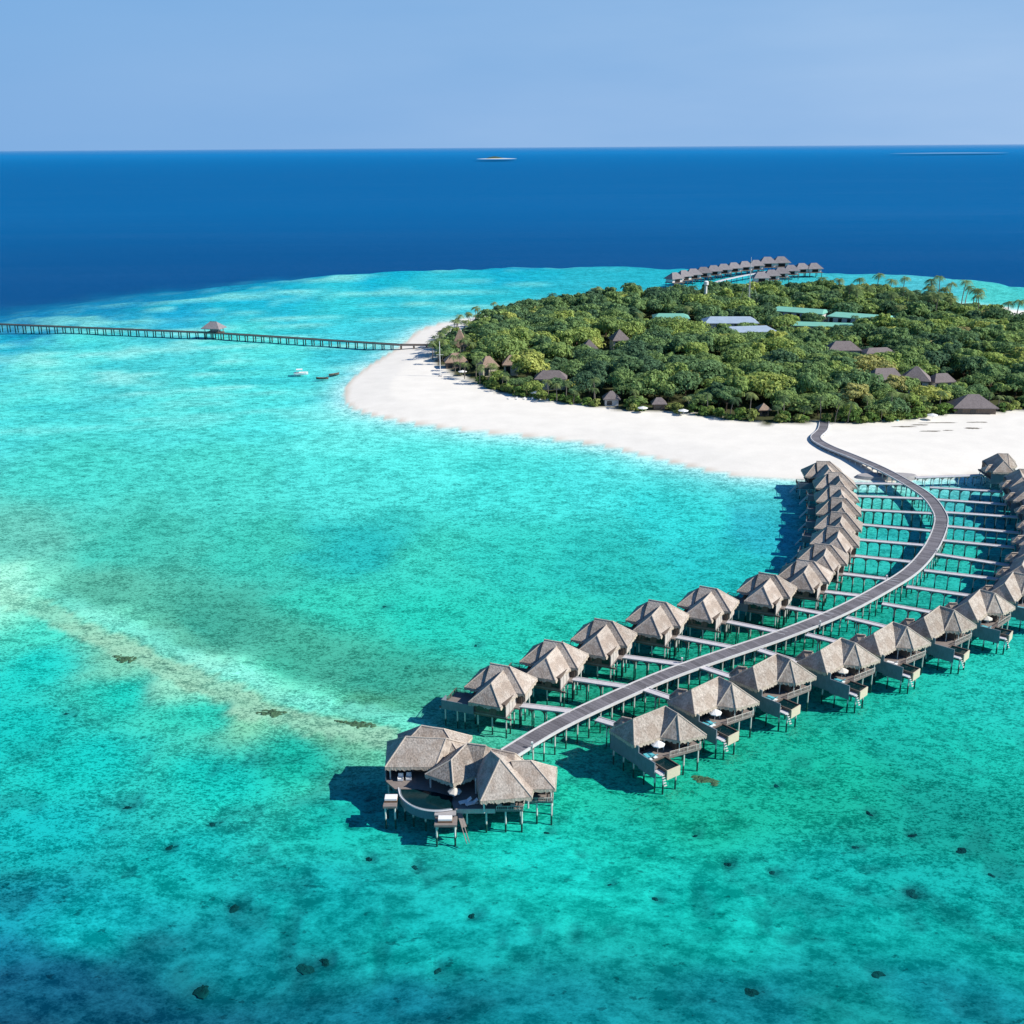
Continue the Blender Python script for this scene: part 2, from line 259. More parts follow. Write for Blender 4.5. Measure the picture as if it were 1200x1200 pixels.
# map cells: rings around the origin, finer close by
az = np.concatenate([np.linspace(-180, -36, 40, endpoint=False), np.linspace(-36, 36, 440, endpoint=False), np.linspace(36, 180, 40, endpoint=False)])*math.pi/180
iv = np.linspace(1/62., 1/1500., 470); rad = np.concatenate([[12, 35], 1/iv, [1800, 2300, 3200, 5000, 9000, 20000, 50000, 120000]])
A, RR = np.meshgrid(az, rad); X = RR*np.sin(A); Y = RR*np.cos(A)
def bed(X, Y):
    A = np.arctan2(X, Y); RR = np.sqrt(X*X+Y*Y)+1e-6
    wa = np.clip(RR/350, .25, 1.5); wx = X+((vnoise(X, Y, 14, 1)-.5)*12+(vnoise(X, Y, 5, 2)-.5)*5)*wa; wy = Y+((vnoise(X, Y, 16, 3)-.5)*12+(vnoise(X, Y, 5, 4)-.5)*5)*wa
    pa = np.arctan2(wx, wy)*1287; pr = 128700/(np.sqrt(wx*wx+wy*wy)+1e-6)
    num = np.zeros(X.shape+(3,)); den = np.zeros(X.shape)
    for (x, y, r, g, b) in BED:
        a0 = math.atan2(x, y)*1287; r0 = 128700/math.hypot(x, y)
        sc = 1.0
        w_ = 1/(((pa-a0)*.6)**2+(pr-r0)**2+90)**2.0
        c = lin(r, g, b)
        num += w_[..., None]*np.array(c); den += w_
    col = num/den[..., None]
    q_ = (sstep(215, 290, RR)*sstep(760, 600, RR))[..., None]; col = col*np.array([.9, 1.0, .90])*(1-q_)+(col*np.array([1.12, 1.08, .99])+np.array([.03, .024, .018]))*q_; q_ = sstep(165, 125, RR)[..., None]; col = col*(1+.16*q_); q_ = (sstep(138, 104, RR)*sstep(-.16, -.46, A))[..., None]; col = col*(1-np.array([.7, .68, .5])*q_)
    nr_ = sstep(230, 170, RR)   # sea-grass and rubble blotches on the near bed
    bl = sstep(.56, .82, .6*vnoise(X, Y, 6.5, 31)+.4*vnoise(X, Y, 2.6, 32))*.34*nr_; bl = bl+sstep(.5, .9, vnoise(X, Y, 17, 33))*.16*nr_
    for (x_, y_, a_, c_) in CH:
        dd_ = np.hypot(X-x_, Y-y_)+(vnoise(X, Y, 1.3, 34)-.5)*1.2; bl = bl+.5*np.exp(-np.clip(dd_, 0, None)**2/(2*(.95*a_)**2))
    bl = np.clip(bl, 0, .75)[..., None]; col = col*(1-bl*np.array([.95, .82, .75]))
    ds = sdist(X, Y, shoreP)
    # shallow fringe of the beach
    BR_ = 0
    e = np.clip(np.exp(np.minimum(ds+(vnoise(X, Y, 9, 8)-.5)*5, 0)/11.0), 0, 1)[..., None]*np.where(ds < 0, 1, 1)[..., None]
    pale = np.array(lin(186, 240, 234)); col = col*(1-e)+pale*e
    # long pale sand streaks and darker channels on the far flats
    st = .6*vnoise(X*.3+40, Y, 15, 51)+.4*vnoise(X*.3, Y+Y*0, 6, 52); fz = sstep(370, 520, RR)*sstep(.12, -.02, A)
    w1_ = (sstep(.52, .8, st)*fz*.75)[..., None]; w2_ = (sstep(.46, .2, st)*fz*.5)[..., None]
    col = col*(1-w1_)+np.array(lin(178, 234, 222))*w1_; col = col*(1-w2_)+np.array(lin(30, 186, 196))*w2_
    # the sand bank: tan rubble core, bright sand on its lagoon side
    BK = [(-150, 268), (-118, 240), (-87, 217), (-70, 203), (-48, 185), (-31, 178), (-14, 168)]
    bd = np.full(X.shape, 1e9); side = np.zeros(X.shape); tt = np.zeros(X.shape)
    for i_ in range(len(BK)-1):
        (x0, y0), (x1, y1) = BK[i_], BK[i_+1]; dx, dy = x1-x0, y1-y0; t_ = np.clip(((X-x0)*dx+(Y-y0)*dy)/(dx*dx+dy*dy), 0, 1)
        d_ = np.hypot(X-x0-t_*dx, Y-y0-t_*dy); u_ = d_ < bd; bd = np.where(u_, d_, bd); side = np.where(u_, np.sign(dx*(Y-y0)-dy*(X-x0)), side); tt = np.where(u_, i_+t_, tt)
    sdb = bd*side+(vnoise(X, Y, 9, 21)-.5)*3.5+(vnoise(X, Y, 2.2, 22)-.5)*2.5
    ends = sstep(.3, 2.0, tt)*sstep(6.0, 5.4, tt)
    core = sstep(4.6, 2.2, np.abs(sdb))*ends*.95*(.72+.4*vnoise(X, Y, 4, 23)); brt = sstep(3.0, 5.5, sdb)*sstep(13, 7, sdb)*ends*.5
    grass = sstep(12, 18, sdb)*sstep(42, 26, sdb)*sstep(.8, 2.2, tt)*sstep(6, 5.2, tt)*.6
    for w_, c_ in ((grass, lin(88, 158, 132)), (brt, lin(165, 236, 212)), (core, lin(192, 200, 166))):
        w_ = np.clip(w_, 0, 1)[..., None]; col = col*(1-w_)+np.array(c_)*w_
    # reef edge: beyond it the bottom drops away
    ea = np.array([math.atan2(p[0], p[1]) for p in EDGE]); er = np.array([math.hypot(*p) for p in EDGE])
    rim = np.interp(A, ea, er)
    rim = np.where(A < ea[0], 760-(ea[0]-A)*600, rim); rim = np.where(A > ea[-1], 930, rim); rim = np.maximum(rim, 400)
    soft = np.interp(A, [-.5, -.3, -.15, 0, .5], [260, 230, 140, 90, 90])
    deep = sstep(-soft*.6, soft*.7, RR-rim+(vnoise(X, Y, 70, 5)-.5)*22+(vnoise(X*.3, Y, 16, 6)-.5)*34+(vnoise(X*.4, Y, 6, 61)-.5)*14)[..., None]
    cn = np.array(lin(0, 84, 150)); cd = np.array(lin(0, 108, 176)); ch = np.array(lin(0, 136, 208))
    k = sstep(900, 2300, RR)[..., None]; dcol = cn*(1-k)+cd*k; k = sstep(3000, 20000, RR)[..., None]; dcol = dcol*(1-k)+ch*k  # paler far out: sky reflection put into the sea-bed colour
    mid = np.array(lin(0, 150, 200)); band = (4*deep*(1-deep))*.5
    col = col*(1-deep)+dcol*deep; col = col*(1-band)+mid*band
    lum = col@np.array([.3, .6, .1]); depth = np.minimum(-ds*.06, np.clip(2.5-2.9*lum, .6, 2.1))+deep[..., 0]*16
    fg = sstep(150, 108, RR)*sstep(.05, -.4, A); depth = depth+np.where(ds < 0, fg*4, 0)
    z = np.where(ds < 0, -depth, np.minimum(ds*.075, 1.5)+.03*(vnoise(X, Y, 6, 9)-.5)*np.clip(ds, 0, 1))
    return col, z, ds, deep[..., 0]
col, Z, ds, deep = bed(X, Y)
vegd = sdist(X, Y, vegP)
def gridmesh(name, X, Y, Z):
    nrw, nc = X.shape; v = np.stack([X, Y, Z], -1).reshape(-1, 3)
    i, j = np.meshgrid(np.arange(nrw-1), np.arange(nc), indexing='ij')
    a = i*nc+j; b = i*nc+(j+1) % nc; c = (i+1)*nc+(j+1) % nc; d = (i+1)*nc+j
    f = np.stack([a, d, c, b], -1).reshape(-1, 4)
    me = bpy.data.meshes.new(name); nv = len(v); cen = nv
    v = np.vstack([v, [[0, 0, float(Z[0].mean())]]])
    me.vertices.add(nv+1); me.vertices.foreach_set('co', v.astype(np.float32).ravel())
    tri = [(cen, (j+1) % nc, j) for j in range(nc)]
    nl = f.size+3*nc; me.loops.add(nl); me.loops.foreach_set('vertex_index', np.concatenate([f.ravel(), np.array(tri).ravel()]).astype(np.int32))
    st = np.concatenate([np.arange(len(f))*4, len(f)*4+np.arange(nc)*3]); me.polygons.add(len(st))
    me.polygons.foreach_set('loop_start', st.astype(np.int32))
    me.update(calc_edges=True); me.validate(); me.polygons.foreach_set('use_smooth', [True]*len(me.polygons))
    return me
def cattr(me, name, arr):
    a = me.attributes.new(name, 'FLOAT_COLOR', 'POINT'); d = np.ones((len(me.vertices), 4), np.float32)
    q = arr.reshape(-1, arr.shape[-1]); d[:len(q), :q.shape[1]] = q; d[len(q):, :] = d[0]; a.data.foreach_set('color', d.ravel())
me = gridmesh('seabed_and_island', X, Y, Z)
KB = .78
cattr(me, 'col', col*KB)
ampr = .30+.70*sstep(128, 172, RR)*(1-.45*sstep(240, 420, RR))
msk = np.stack([sstep(-.3, .5, ds), sstep(-.5, 2.5, vegd+(vnoise(X, Y, 5, 11)-.5)*5), ampr, deep], -1)
wet = sstep(3.2, .4, ds+(vnoise(X, Y, 8, 41)-.5)*2.2)
cattr(me, 'msk', msk); cattr(me, 'wet', np.stack([wet, wet, wet], -1))
m, t, N, L = newmat('seabed_sand')
at = N('Attribute'); at.attribute_name = 'col'; am = N('Attribute'); am.attribute_name = 'msk'
sp = N('SeparateColor'); L(am.outputs['Color'], sp.inputs[0]); g = N('NewGeometry'); P = g.outputs['Position']
mpp = N('Mapping'); mpp.inputs['Rotation'].default_value = (0, 0, .35); mpp.inputs['Scale'].default_value = (.75, 1.15, 1); L(P, mpp.inputs[0]); PP = mpp.outputs[0]
n1 = noise(N, L, P, .055, 4); n2 = noise(N, L, PP, .33, 4, .6); n3 = noise(N, L, PP, 1.5, 4, .7); n4 = noise(N, L, PP, 4.2, 2, .6)
f0 = mathn(N, L, 'ADD', mathn(N, L, 'MULTIPLY', mathn(N, L, 'SUBTRACT', n1, .5), 1.0), mathn(N, L, 'MULTIPLY', mathn(N, L, 'SUBTRACT', n2, .5), 3.0))
f = mathn(N, L, 'MULTIPLY', mathn(N, L, 'SUBTRACT', n3, .5), 3.6)
f = mathn(N, L, 'ADD', f, mathn(N, L, 'MULTIPLY', mathn(N, L, 'SUBTRACT', n4, .5), 2.2))  # fine noise: bed mottling plus caustic light flecks painted into the colour
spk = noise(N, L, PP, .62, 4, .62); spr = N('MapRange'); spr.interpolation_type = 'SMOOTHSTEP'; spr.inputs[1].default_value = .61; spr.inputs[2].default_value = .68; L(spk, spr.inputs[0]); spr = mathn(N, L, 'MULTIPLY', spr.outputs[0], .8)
amp = mathn(N, L, 'MULTIPLY', sp.outputs[2], 1.0)
f = mathn(N, L, 'MULTIPLY', f, amp); f = mathn(N, L, 'ADD', f, mathn(N, L, 'MULTIPLY', f0, .72))
f = mathn(N, L, 'MULTIPLY', f, mathn(N, L, 'SUBTRACT', 1.0, mathn(N, L, 'MULTIPLY', am.outputs['Alpha'], .85)))
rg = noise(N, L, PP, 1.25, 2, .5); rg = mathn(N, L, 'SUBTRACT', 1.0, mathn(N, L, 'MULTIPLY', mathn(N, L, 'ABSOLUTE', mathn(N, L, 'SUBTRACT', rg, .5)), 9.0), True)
caustic_net = mathn(N, L, 'MULTIPLY', mathn(N, L, 'MULTIPLY', rg, mathn(N, L, 'MULTIPLY', sp.outputs[2], 1.1)), mathn(N, L, 'SUBTRACT', 1.0, am.outputs['Alpha']))  # bright ridge net: caustic light painted into the bed colour
f = mathn(N, L, 'ADD', mathn(N, L, 'ADD', mathn(N, L, 'MULTIPLY', f, 1.25), mathn(N, L, 'MULTIPLY', caustic_net, .62)), .36, True)
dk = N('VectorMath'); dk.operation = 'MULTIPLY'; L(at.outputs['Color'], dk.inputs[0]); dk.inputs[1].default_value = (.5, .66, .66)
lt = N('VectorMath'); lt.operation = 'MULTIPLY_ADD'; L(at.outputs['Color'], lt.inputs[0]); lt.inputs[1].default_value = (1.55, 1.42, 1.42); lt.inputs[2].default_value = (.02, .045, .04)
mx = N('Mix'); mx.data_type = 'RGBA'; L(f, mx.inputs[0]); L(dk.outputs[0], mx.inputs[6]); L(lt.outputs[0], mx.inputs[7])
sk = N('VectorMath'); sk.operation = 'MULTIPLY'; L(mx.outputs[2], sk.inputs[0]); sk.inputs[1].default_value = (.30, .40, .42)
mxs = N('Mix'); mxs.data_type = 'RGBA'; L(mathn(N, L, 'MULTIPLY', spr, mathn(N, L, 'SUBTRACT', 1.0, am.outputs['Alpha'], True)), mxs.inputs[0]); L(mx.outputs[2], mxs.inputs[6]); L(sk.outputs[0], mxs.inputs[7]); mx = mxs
# sand
ns = noise(N, L, P, .12, 5); nf = noise(N, L, P, 1.5, 4)
sf = mathn(N, L, 'ADD', mathn(N, L, 'MULTIPLY', ns, .22), mathn(N, L, 'MULTIPLY', nf, .12)); sf = mathn(N, L, 'ADD', sf, .80)
sc_ = N('VectorMath'); sc_.operation = 'SCALE'; sc_.inputs[0].default_value = (.81, .765, .68); L(sf, sc_.inputs[3])
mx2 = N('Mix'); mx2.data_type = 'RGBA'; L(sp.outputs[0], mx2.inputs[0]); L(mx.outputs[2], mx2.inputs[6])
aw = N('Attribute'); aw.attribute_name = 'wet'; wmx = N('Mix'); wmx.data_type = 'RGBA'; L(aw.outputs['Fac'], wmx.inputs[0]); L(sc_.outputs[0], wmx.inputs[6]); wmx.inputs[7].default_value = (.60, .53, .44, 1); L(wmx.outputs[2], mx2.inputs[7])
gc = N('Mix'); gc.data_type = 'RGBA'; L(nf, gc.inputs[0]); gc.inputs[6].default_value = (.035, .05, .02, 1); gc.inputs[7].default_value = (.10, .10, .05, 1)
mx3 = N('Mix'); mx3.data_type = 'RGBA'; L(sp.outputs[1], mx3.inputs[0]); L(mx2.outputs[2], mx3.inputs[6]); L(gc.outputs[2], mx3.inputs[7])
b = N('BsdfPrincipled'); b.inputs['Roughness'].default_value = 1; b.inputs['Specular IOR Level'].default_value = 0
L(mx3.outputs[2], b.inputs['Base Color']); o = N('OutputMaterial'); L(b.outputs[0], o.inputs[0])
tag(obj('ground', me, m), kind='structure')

wm = gridmesh('water_surface', X, Y, np.zeros_like(Z))
cattr(wm, 'dep', np.stack([sstep(0.0, 1.0, -Z), deep, sstep(9000, 110000, RR)], -1))
m, t, N, L = newmat('sea_water')
at = N('Attribute'); at.attribute_name = 'dep'; sp = N('SeparateColor'); L(at.outputs['Color'], sp.inputs[0])
g = N('NewGeometry'); mp = N('Mapping'); mp.inputs['Rotation'].default_value = (0, 0, .5); mp.inputs['Scale'].default_value = (1, .55, 1); L(g.outputs['Position'], mp.inputs[0])
w1 = noise(N, L, mp.outputs[0], 1.1, 4, .6); w2 = noise(N, L, mp.outputs[0], .16, 3, .5)
hh = mathn(N, L, 'ADD', w1, mathn(N, L, 'MULTIPLY', w2, 2.0))
bp = N('Bump'); bp.inputs['Strength'].default_value = .55; bp.inputs['Distance'].default_value = .22; L(hh, bp.inputs['Height'])
fr = N('Fresnel'); fr.inputs[0].default_value = 1.33; L(bp.outputs[0], fr.inputs['Normal'])
wmp = N('Mapping'); wmp.inputs['Rotation'].default_value = (0, 0, -.12); wmp.inputs['Scale'].default_value = (.0011, .0085, 1); L(g.outputs['Position'], wmp.inputs[0]); wind = noise(N, L, wmp.outputs[0], 1.0, 5, .6)
wind = mathn(N, L, 'POWER', wind, 3.0)
cap = mathn(N, L, 'ADD', .003, mathn(N, L, 'MULTIPLY', wind, .10)); cap = mathn(N, L, 'ADD', cap, mathn(N, L, 'MULTIPLY', sp.outputs[2], .9))
fac = mathn(N, L, 'MINIMUM', mathn(N, L, 'MULTIPLY', fr.outputs[0], .8), cap)
gl = N('BsdfGlossy'); gl.inputs['Roughness'].default_value = .12; L(bp.outputs[0], gl.inputs['Normal']); gl.inputs[0].default_value = (1, 1, 1, 1)
tr = N('BsdfTransparent'); tm = N('Mix'); tm.data_type = 'RGBA'; tm.inputs[6].default_value = (1, 1, 1, 1); tm.inputs[7].default_value = (.72, .96, .95, 1)
L(sp.outputs[0], tm.inputs[0]); L(tm.outputs[2], tr.inputs[0])
mx = N('MixShader'); L(fac, mx.inputs[0]); L(tr.outputs[0], mx.inputs[1]); L(gl.outputs[0], mx.inputs[2])
o = N('OutputMaterial'); L(mx.outputs[0], o.inputs[0])
tag(obj('sea_water', wm, m), kind='structure')

# ------------------------------------------------------------------ roofs
def solid(mb, faces, t=.32, eave_top=99, fringe=None):
    """faces (lists of 3d points) thickened downwards; sloped eaves get a ragged thatch fringe"""
    key = {}; pts = []
    def k(p):
        q = (round(p[0], 3), round(p[1], 3), round(p[2], 3))
        if q not in key: key[q] = len(pts); pts.append(q)
        return key[q]
    F = []
    for f in faces:
        ff = [k(p) for p in f]; a, b_, c = (Vector(pts[i]) for i in ff[:3])
        if (b_-a).cross(c-a).z < 0: ff = ff[::-1]
        F.append(ff)
    n = len(mb.v); m_ = len(pts)
    mb.v += pts+[(p[0], p[1], p[2]-t) for p in pts]; ed = {}
    for f in F:
        mb.f.append(tuple(n+i for i in f)); mb.f.append(tuple(n+m_+i for i in f[::-1]))
        for i in range(len(f)): ed[(f[i], f[(i+1) % len(f)])] = 1
    for (a, b_) in ed:
        if (b_, a) not in ed:
            mb.f.append((n+b_, n+a, n+m_+a, n+m_+b_))
            if fringe is not None:
                pa, pb = Vector(pts[a]), Vector(pts[b_])
                if abs(pa.z-pb.z) < .6:
                    d = pb-pa; l = d.length; out = Vector((d.y, -d.x, 0)).normalized()*.05
                    ns_ = max(2, int(l/.22)); base = pa+out; q = len(fringe.v)
                    for i in range(ns_+1):
                        p = base+d*i/ns_; h = .10+.42*rnd.random()
                        fringe.v.append((p.x, p.y, p.z-.02)); fringe.v.append((p.x+out.x*1.5, p.y+out.y*1.5, p.z-t*.6-h))
                    for i in range(ns_): fringe.f.append((q+2*i, q+2*i+1, q+2*i+3, q+2*i+2))
    return mb
def add_roof(parent, faces, ridges, mat='thatch', cap='cap', t=.32, off=(0, 0), fr=True):
    sh = lambda p: (p[0]-off[0], p[1]-off[1], p[2])
    mb = MB(); fm = MB(); solid(mb, [[sh(p) for p in f] for f in faces], t, fringe=fm if fr else None)
    r = obj('roof', mb, M[mat], parent)
    cm = MB()
    for a, b_ in ridges:
        a, b_ = Vector(sh(a)), Vector(sh(b_)); cm.tube([a+Vector((0, 0, .02)), (a+b_)/2+Vector((0, 0, -.02)), b_+Vector((0, 0, .0))], .13, 6)
    if ridges: obj('ridge_cap', cm, M[cap], r)
    if fr and fm.f: obj('thatch_fringe', fm, M['fringe'], r)
    return r

# ------------------------------------------------------------------ furniture
def make_umbrella(loc, h=2.5, rr=1.7, mat='umb', name='parasol'):
    r = empty(name, loc)
    obj('pole', MB().tube([(0, 0, 0), (0, 0, h)], .04, 6), M['steel'], r)
    mb = MB(); k = 8
    for j in range(k):
        a0, a1 = 2*math.pi*j/k, 2*math.pi*(j+1)/k
        mb.poly([(0, 0, h+.05), (rr*math.cos(a0), rr*math.sin(a0), h-.55), (rr*math.cos(a1), rr*math.sin(a1), h-.55)])
        mb.poly([(rr*math.cos(a0), rr*math.sin(a0), h-.55), (rr*math.cos(a0), rr*math.sin(a0), h-.72), (rr*math.cos(a1), rr*math.sin(a1), h-.72), (rr*math.cos(a1), rr*math.sin(a1), h-.55)])
    obj('canopy', mb, M[mat], r); return r
def make_lounger(loc, rz, mat='turq', name='sun_lounger'):
    r = empty(name, loc, rz)
    obj('frame', MB().box(-1, -.36, .18, 1, .36, .26), M['white'], r)
    cu = MB().box(-.35, -.33, .262, 1, .33, .38); cu.v += [(-.35, -.33, .27), (-.35, .33, .27), (-1.0, .33, .72), (-1.0, -.33, .72), (-.35, -.33, .39), (-.35, .33, .39), (-1.0, .33, .84), (-1.0, -.33, .84)]
    n = 8
    for q in ((0, 1, 2, 3), (4, 7, 6, 5), (0, 4, 5, 1), (1, 5, 6, 2), (2, 6, 7, 3), (3, 7, 4, 0)): cu.f.append(tuple(n+i for i in q))
    obj('cushion', cu, M[mat], r)
    for sx in (-.8, .8):
        for sy in (-.28, .28): obj('leg', MB().box(sx-.03, sy-.03, 0, sx+.03, sy+.03, .18), M['white'], r)
    return r

# ------------------------------------------------------------------ villa kinds
DK = 2.8
def posts_at(parent, pts, z1, z0=-2.1, r=.15, mat='post', name='post'):
    for (x, y) in pts: obj(name, MB().post(x, y, z0, z1, r), M[mat], parent)
def railing(parent, pts, z=DK, h=1.0, mat='palewall'):
    mb = MB()
    for a, b_ in zip(pts[:-1], pts[1:]):
        mb.obox(a, b_, .09, z+h-.08, z+h); mb.obox(a, b_, .05, z+.12, z+.18)
        l = math.dist(a, b_); n = max(1, int(l/.28))
        for i in range(n+1):
            p = (a[0]+(b_[0]-a[0])*i/n, a[1]+(b_[1]-a[1])*i/n); w_ = .05 if i % 6 else .11
            mb.box(p[0]-w_/2, p[1]-w_/2, z+.0, p[0]+w_/2, p[1]+w_/2, z+h-.081)
    obj('railing', mb, M[mat], parent)
def villa_left():
    r = empty('overwater_villa')
    mb = MB(); mb.box(-10.2, -5.3, 2.5, -.88, 5.9, DK); mb.box(-.879, -1.4, 2.5, .0, 5.9, DK); mb.box(-13.4, -5.5, 2.46, -10.21, .8, DK-.04); obj('deck', mb, M['deck'], r)
    obj('floor_beam', MB().box(-14.2, -5.2, 2.2, 0, -4.9, 2.49).box(-10, -.2, 2.2, 0, .1, 2.49).box(-10, 5.3, 2.2, 0, 5.6, 2.49), M['timber'], r)
    w = obj('wall', MB().box(-9.7, .4, DK, -.1, 5.5, 5.6).box(-7.1, -5.25, 2.45, -1.11, .39, 5.3), M['timber'], r)
    for y0 in (-5.2, -3.5, -1.8): obj('pale_panel', MB().box(-1.10, y0, 2.35, -.98, y0+1.55, 4.95), M['palewall'], r)
    for y0 in (2.0, 3.8): obj('pale_panel', MB().box(-.11, y0, 2.35, .03, y0+1.65, 5.1), M['palewall'], r)
    wn = obj('window', MB().box(-2.8, -5.32, 3.1, -1.3, -5.24, 5.0), M['glass'], r)
    obj('window', MB().box(-6.6, -5.32, 3.3, -4.2, -5.24, 4.9), M['glass'], r)
    obj('window', MB().box(-9.2, .3, 3.2, -7.2, .41, 5.0), M['glass'], r)
    obj('door', MB().box(-.12, .55, DK, .02, 2.0, 5.1), M['dark'], r)
    obj('privacy_screen', MB().box(-13.4, -5.65, 2.4, -7.15, -5.51, 4.2).box(-13.55, -5.65, 2.4, -13.41, -3.6, 4.2), M['bluewall'], r)
    railing(r, [(-13.35, -3.5), (-13.35, .7), (-11.0, .7)], h=.8, mat='timber')
    obj('stair', MB().obox((-13.5, -2.0), (-15.4, -2.0), .9, 2.4, 2.5, .1, .2).obox((-13.5, -2.5), (-15.4, -2.5), .08, 2.4, 2.7, .1, .4).obox((-13.5, -1.5), (-15.4, -1.5), .08, 2.4, 2.7, .1, .4), M['branchdeck'], r)
    posts_at(r, [(-13.0, -5.1), (-10.6, -5.1), (-9.2, -4.9), (-6.6, -4.9), (-3.8, -4.9), (-1.1, -4.9), (-1.0, -3.1), (-1.0, -1.2), (-.3, .5), (-.2, 2.4), (-.2, 4.6), (-9.8, 5.0), (-4.9, 5.0), (-13.0, .5), (-8.2, -2.5), (-5.0, -1.2)], 2.3)
    E, Zr = 5.25, 8.7
    a, b_ = (-7.3, 2.9, Zr), (-3.4, 2.9, Zr)
    BR, FR = (.75, 6.4, E), (.75, -.2, E)
    gl, gf = (-7.3, -.75, E+.02), (-7.3, 6.6, E+.02)
    add_roof(r, [[gl, FR, b_, a], [gf, a, b_, BR], [FR, BR, b_]], [(a, b_), (b_, BR), (b_, FR)], t=.4)
    a2 = (-7.5, 2.9, Zr-.62); FL, BL = (-11.0, -.8, E-.35), (-11.0, 6.6, E-.35); g2, g3 = (-7.5, -.8, E-.4), (-7.5, 6.6, E-.4)
    add_roof(r, [[FL, g2, a2], [BL, FL, a2], [g3, BL, a2]], [(a2, FL), (a2, BL)])
    c, d = (-4.35, 2.0, 8.1), (-4.55, -3.4, 8.1)
    add_roof(r, [[(-7.9, -6.1, E-.2), (-1.75, -6.1, E-.2), d], [(-7.9, -6.1, E-.2), d, c, (-7.9, 1.2, E-.2)], [(-1.75, -6.1, E-.2), (-.55, .35, E-.2), c, d]],
             [(c, d), (d, (-7.9, -6.1, E-.2)), (d, (-1.75, -6.1, E-.2))])
    return r
def villa_right():
    r = empty('overwater_villa')   # +x outward over the sea, +y along the walkway
    obj('deck', MB().prism([(4.4, -4.3), (15.2, -4.3), (15.2, -3.3), (13.4, -3.2), (13.4, -.1), (14.0, .2), (15.0, 6.5), (14.6, 7.2), (4.4, 7.2)], 2.5, DK), M['deck'], r)
    obj('floor_beam', MB().box(4.5, -4.1, 2.2, 15, -3.85, 2.49).box(4.5, 1.2, 2.2, 14, 1.45, 2.49).box(4.5, 6.6, 2.2, 14.4, 6.85, 2.49), M['timber'], r)
    obj('wall', MB().box(5.2, -4.1, DK, 9.9, 6.5, 5.5).box(9.91, 2.6, DK, 13.0, 6.4, 5.4), M['timber'], r)
    obj('privacy_wall', MB().box(4.4, -4.5, 1.5, 11.6, -4.31, 5.3).prism([(11.61, -4.5), (15.6, -4.5), (15.6, -4.31), (11.61, -4.31)], 1.2, 4.1), M['bluewall'], r)
    for y0 in (-3.4, -1.5, .4): obj('window', MB().box(9.88, y0, DK+.05, 9.98, y0+1.6, 5.0), M['glass'], r)
    obj('window', MB().box(12.98, 3.0, DK+.05, 13.08, 6.0, 5.0), M['glass'], r)
    for (x, y) in ((13.6, 2.9), (14.9, 6.4), (11.8, 1.0), (13.9, 4.6)): obj('column', MB().post(x, y, DK, 5.3, .10), M['post'], r)
    railing(r, [(13.9, .5), (15.0, 6.5), (14.5, 7.1)], h=.95)
    p = obj('plunge_pool', MB().box(13.45, -3.1, 1.3, 13.6, -.2, 2.95).box(13.601, -3.1, 1.3, 17.0, -2.95, 2.95).box(13.601, -.35, 1.3, 17.0, -.2, 2.95).box(13.601, -2.949, 1.3, 16.9, -.351, 1.6), M['timber'], r)
    obj('front_panel', MB().box(17.001, -3.1, 1.2, 17.2, -.2, 2.92), M['cream'], p)
    obj('water', MB().box(13.61, -2.94, 1.9, 16.99, -.36, 2.75), M['pool'], p)
    obj('platform', MB().box(15.21, -4.3, 2.2, 16.7, -3.15, 2.4), M['branchdeck'], r)
    st = MB()
    for i in range(5): st.box(16.72+i*.17, -4.0, 2.1-i*.40, 16.92+i*.17, -3.4, 2.2-i*.40)
    obj('stair', st, M['kerb'], r)
    posts_at(r, [(4.8, -4.0), (7.4, -4.0), (10.0, -4.0), (12.6, -4.0), (15.3, -4.0), (16.5, -3.3), (16.6, -.6), (13.6, .7), (14.2, 3.5), (14.7, 6.3), (10.6, 6.8), (7.5, 6.8), (5.0, 6.8), (9, 1.3), (5.0, 1.3)], 2.3)
    E = 5.3
    rl, rm, ap = (8.2, -2.8, 8.3), (8.7, 4.0, 8.8), (11.7, 4.0, 8.75)
    el, ef, va, pl, pr, bk, br, bl = (4.6, -4.9, E), (11.0, -4.9, E), (11.5, .5, E), (14.3, 2.3, E), (15.5, 7.3, E), (10.8, 7.9, E), (5.6, 7.7, E), (4.6, -4.9, E)
    add_roof(r, [[el, ef, rl], [ef, va, rm, rl], [va, ap, rm], [va, pl, ap], [pl, pr, ap], [pr, bk, rm, ap], [bk, br, rm], [br, el, rl, rm]],
             [(rl, rm), (rm, ap), (ap, va), (ap, pl), (ap, pr), (rl, ef), (rl, el), (rm, br)])
    # small entrance roof at the walkway side
    e0, e1, e2, e3, et, eu = (3.0, -2.6, 5.0), (5.3, -2.6, 5.0), (5.3, .6, 5.0), (3.0, .6, 5.0), (4.2, -1.8, 6.6), (5.6, -.9, 6.6)
    add_roof(r, [[e0, (5.6, -2.6, 5.0), eu, et], [e3, et, eu, (5.6, .6, 5.0)], [e0, et, e3]], [(et, eu), (et, e0)])
    return r

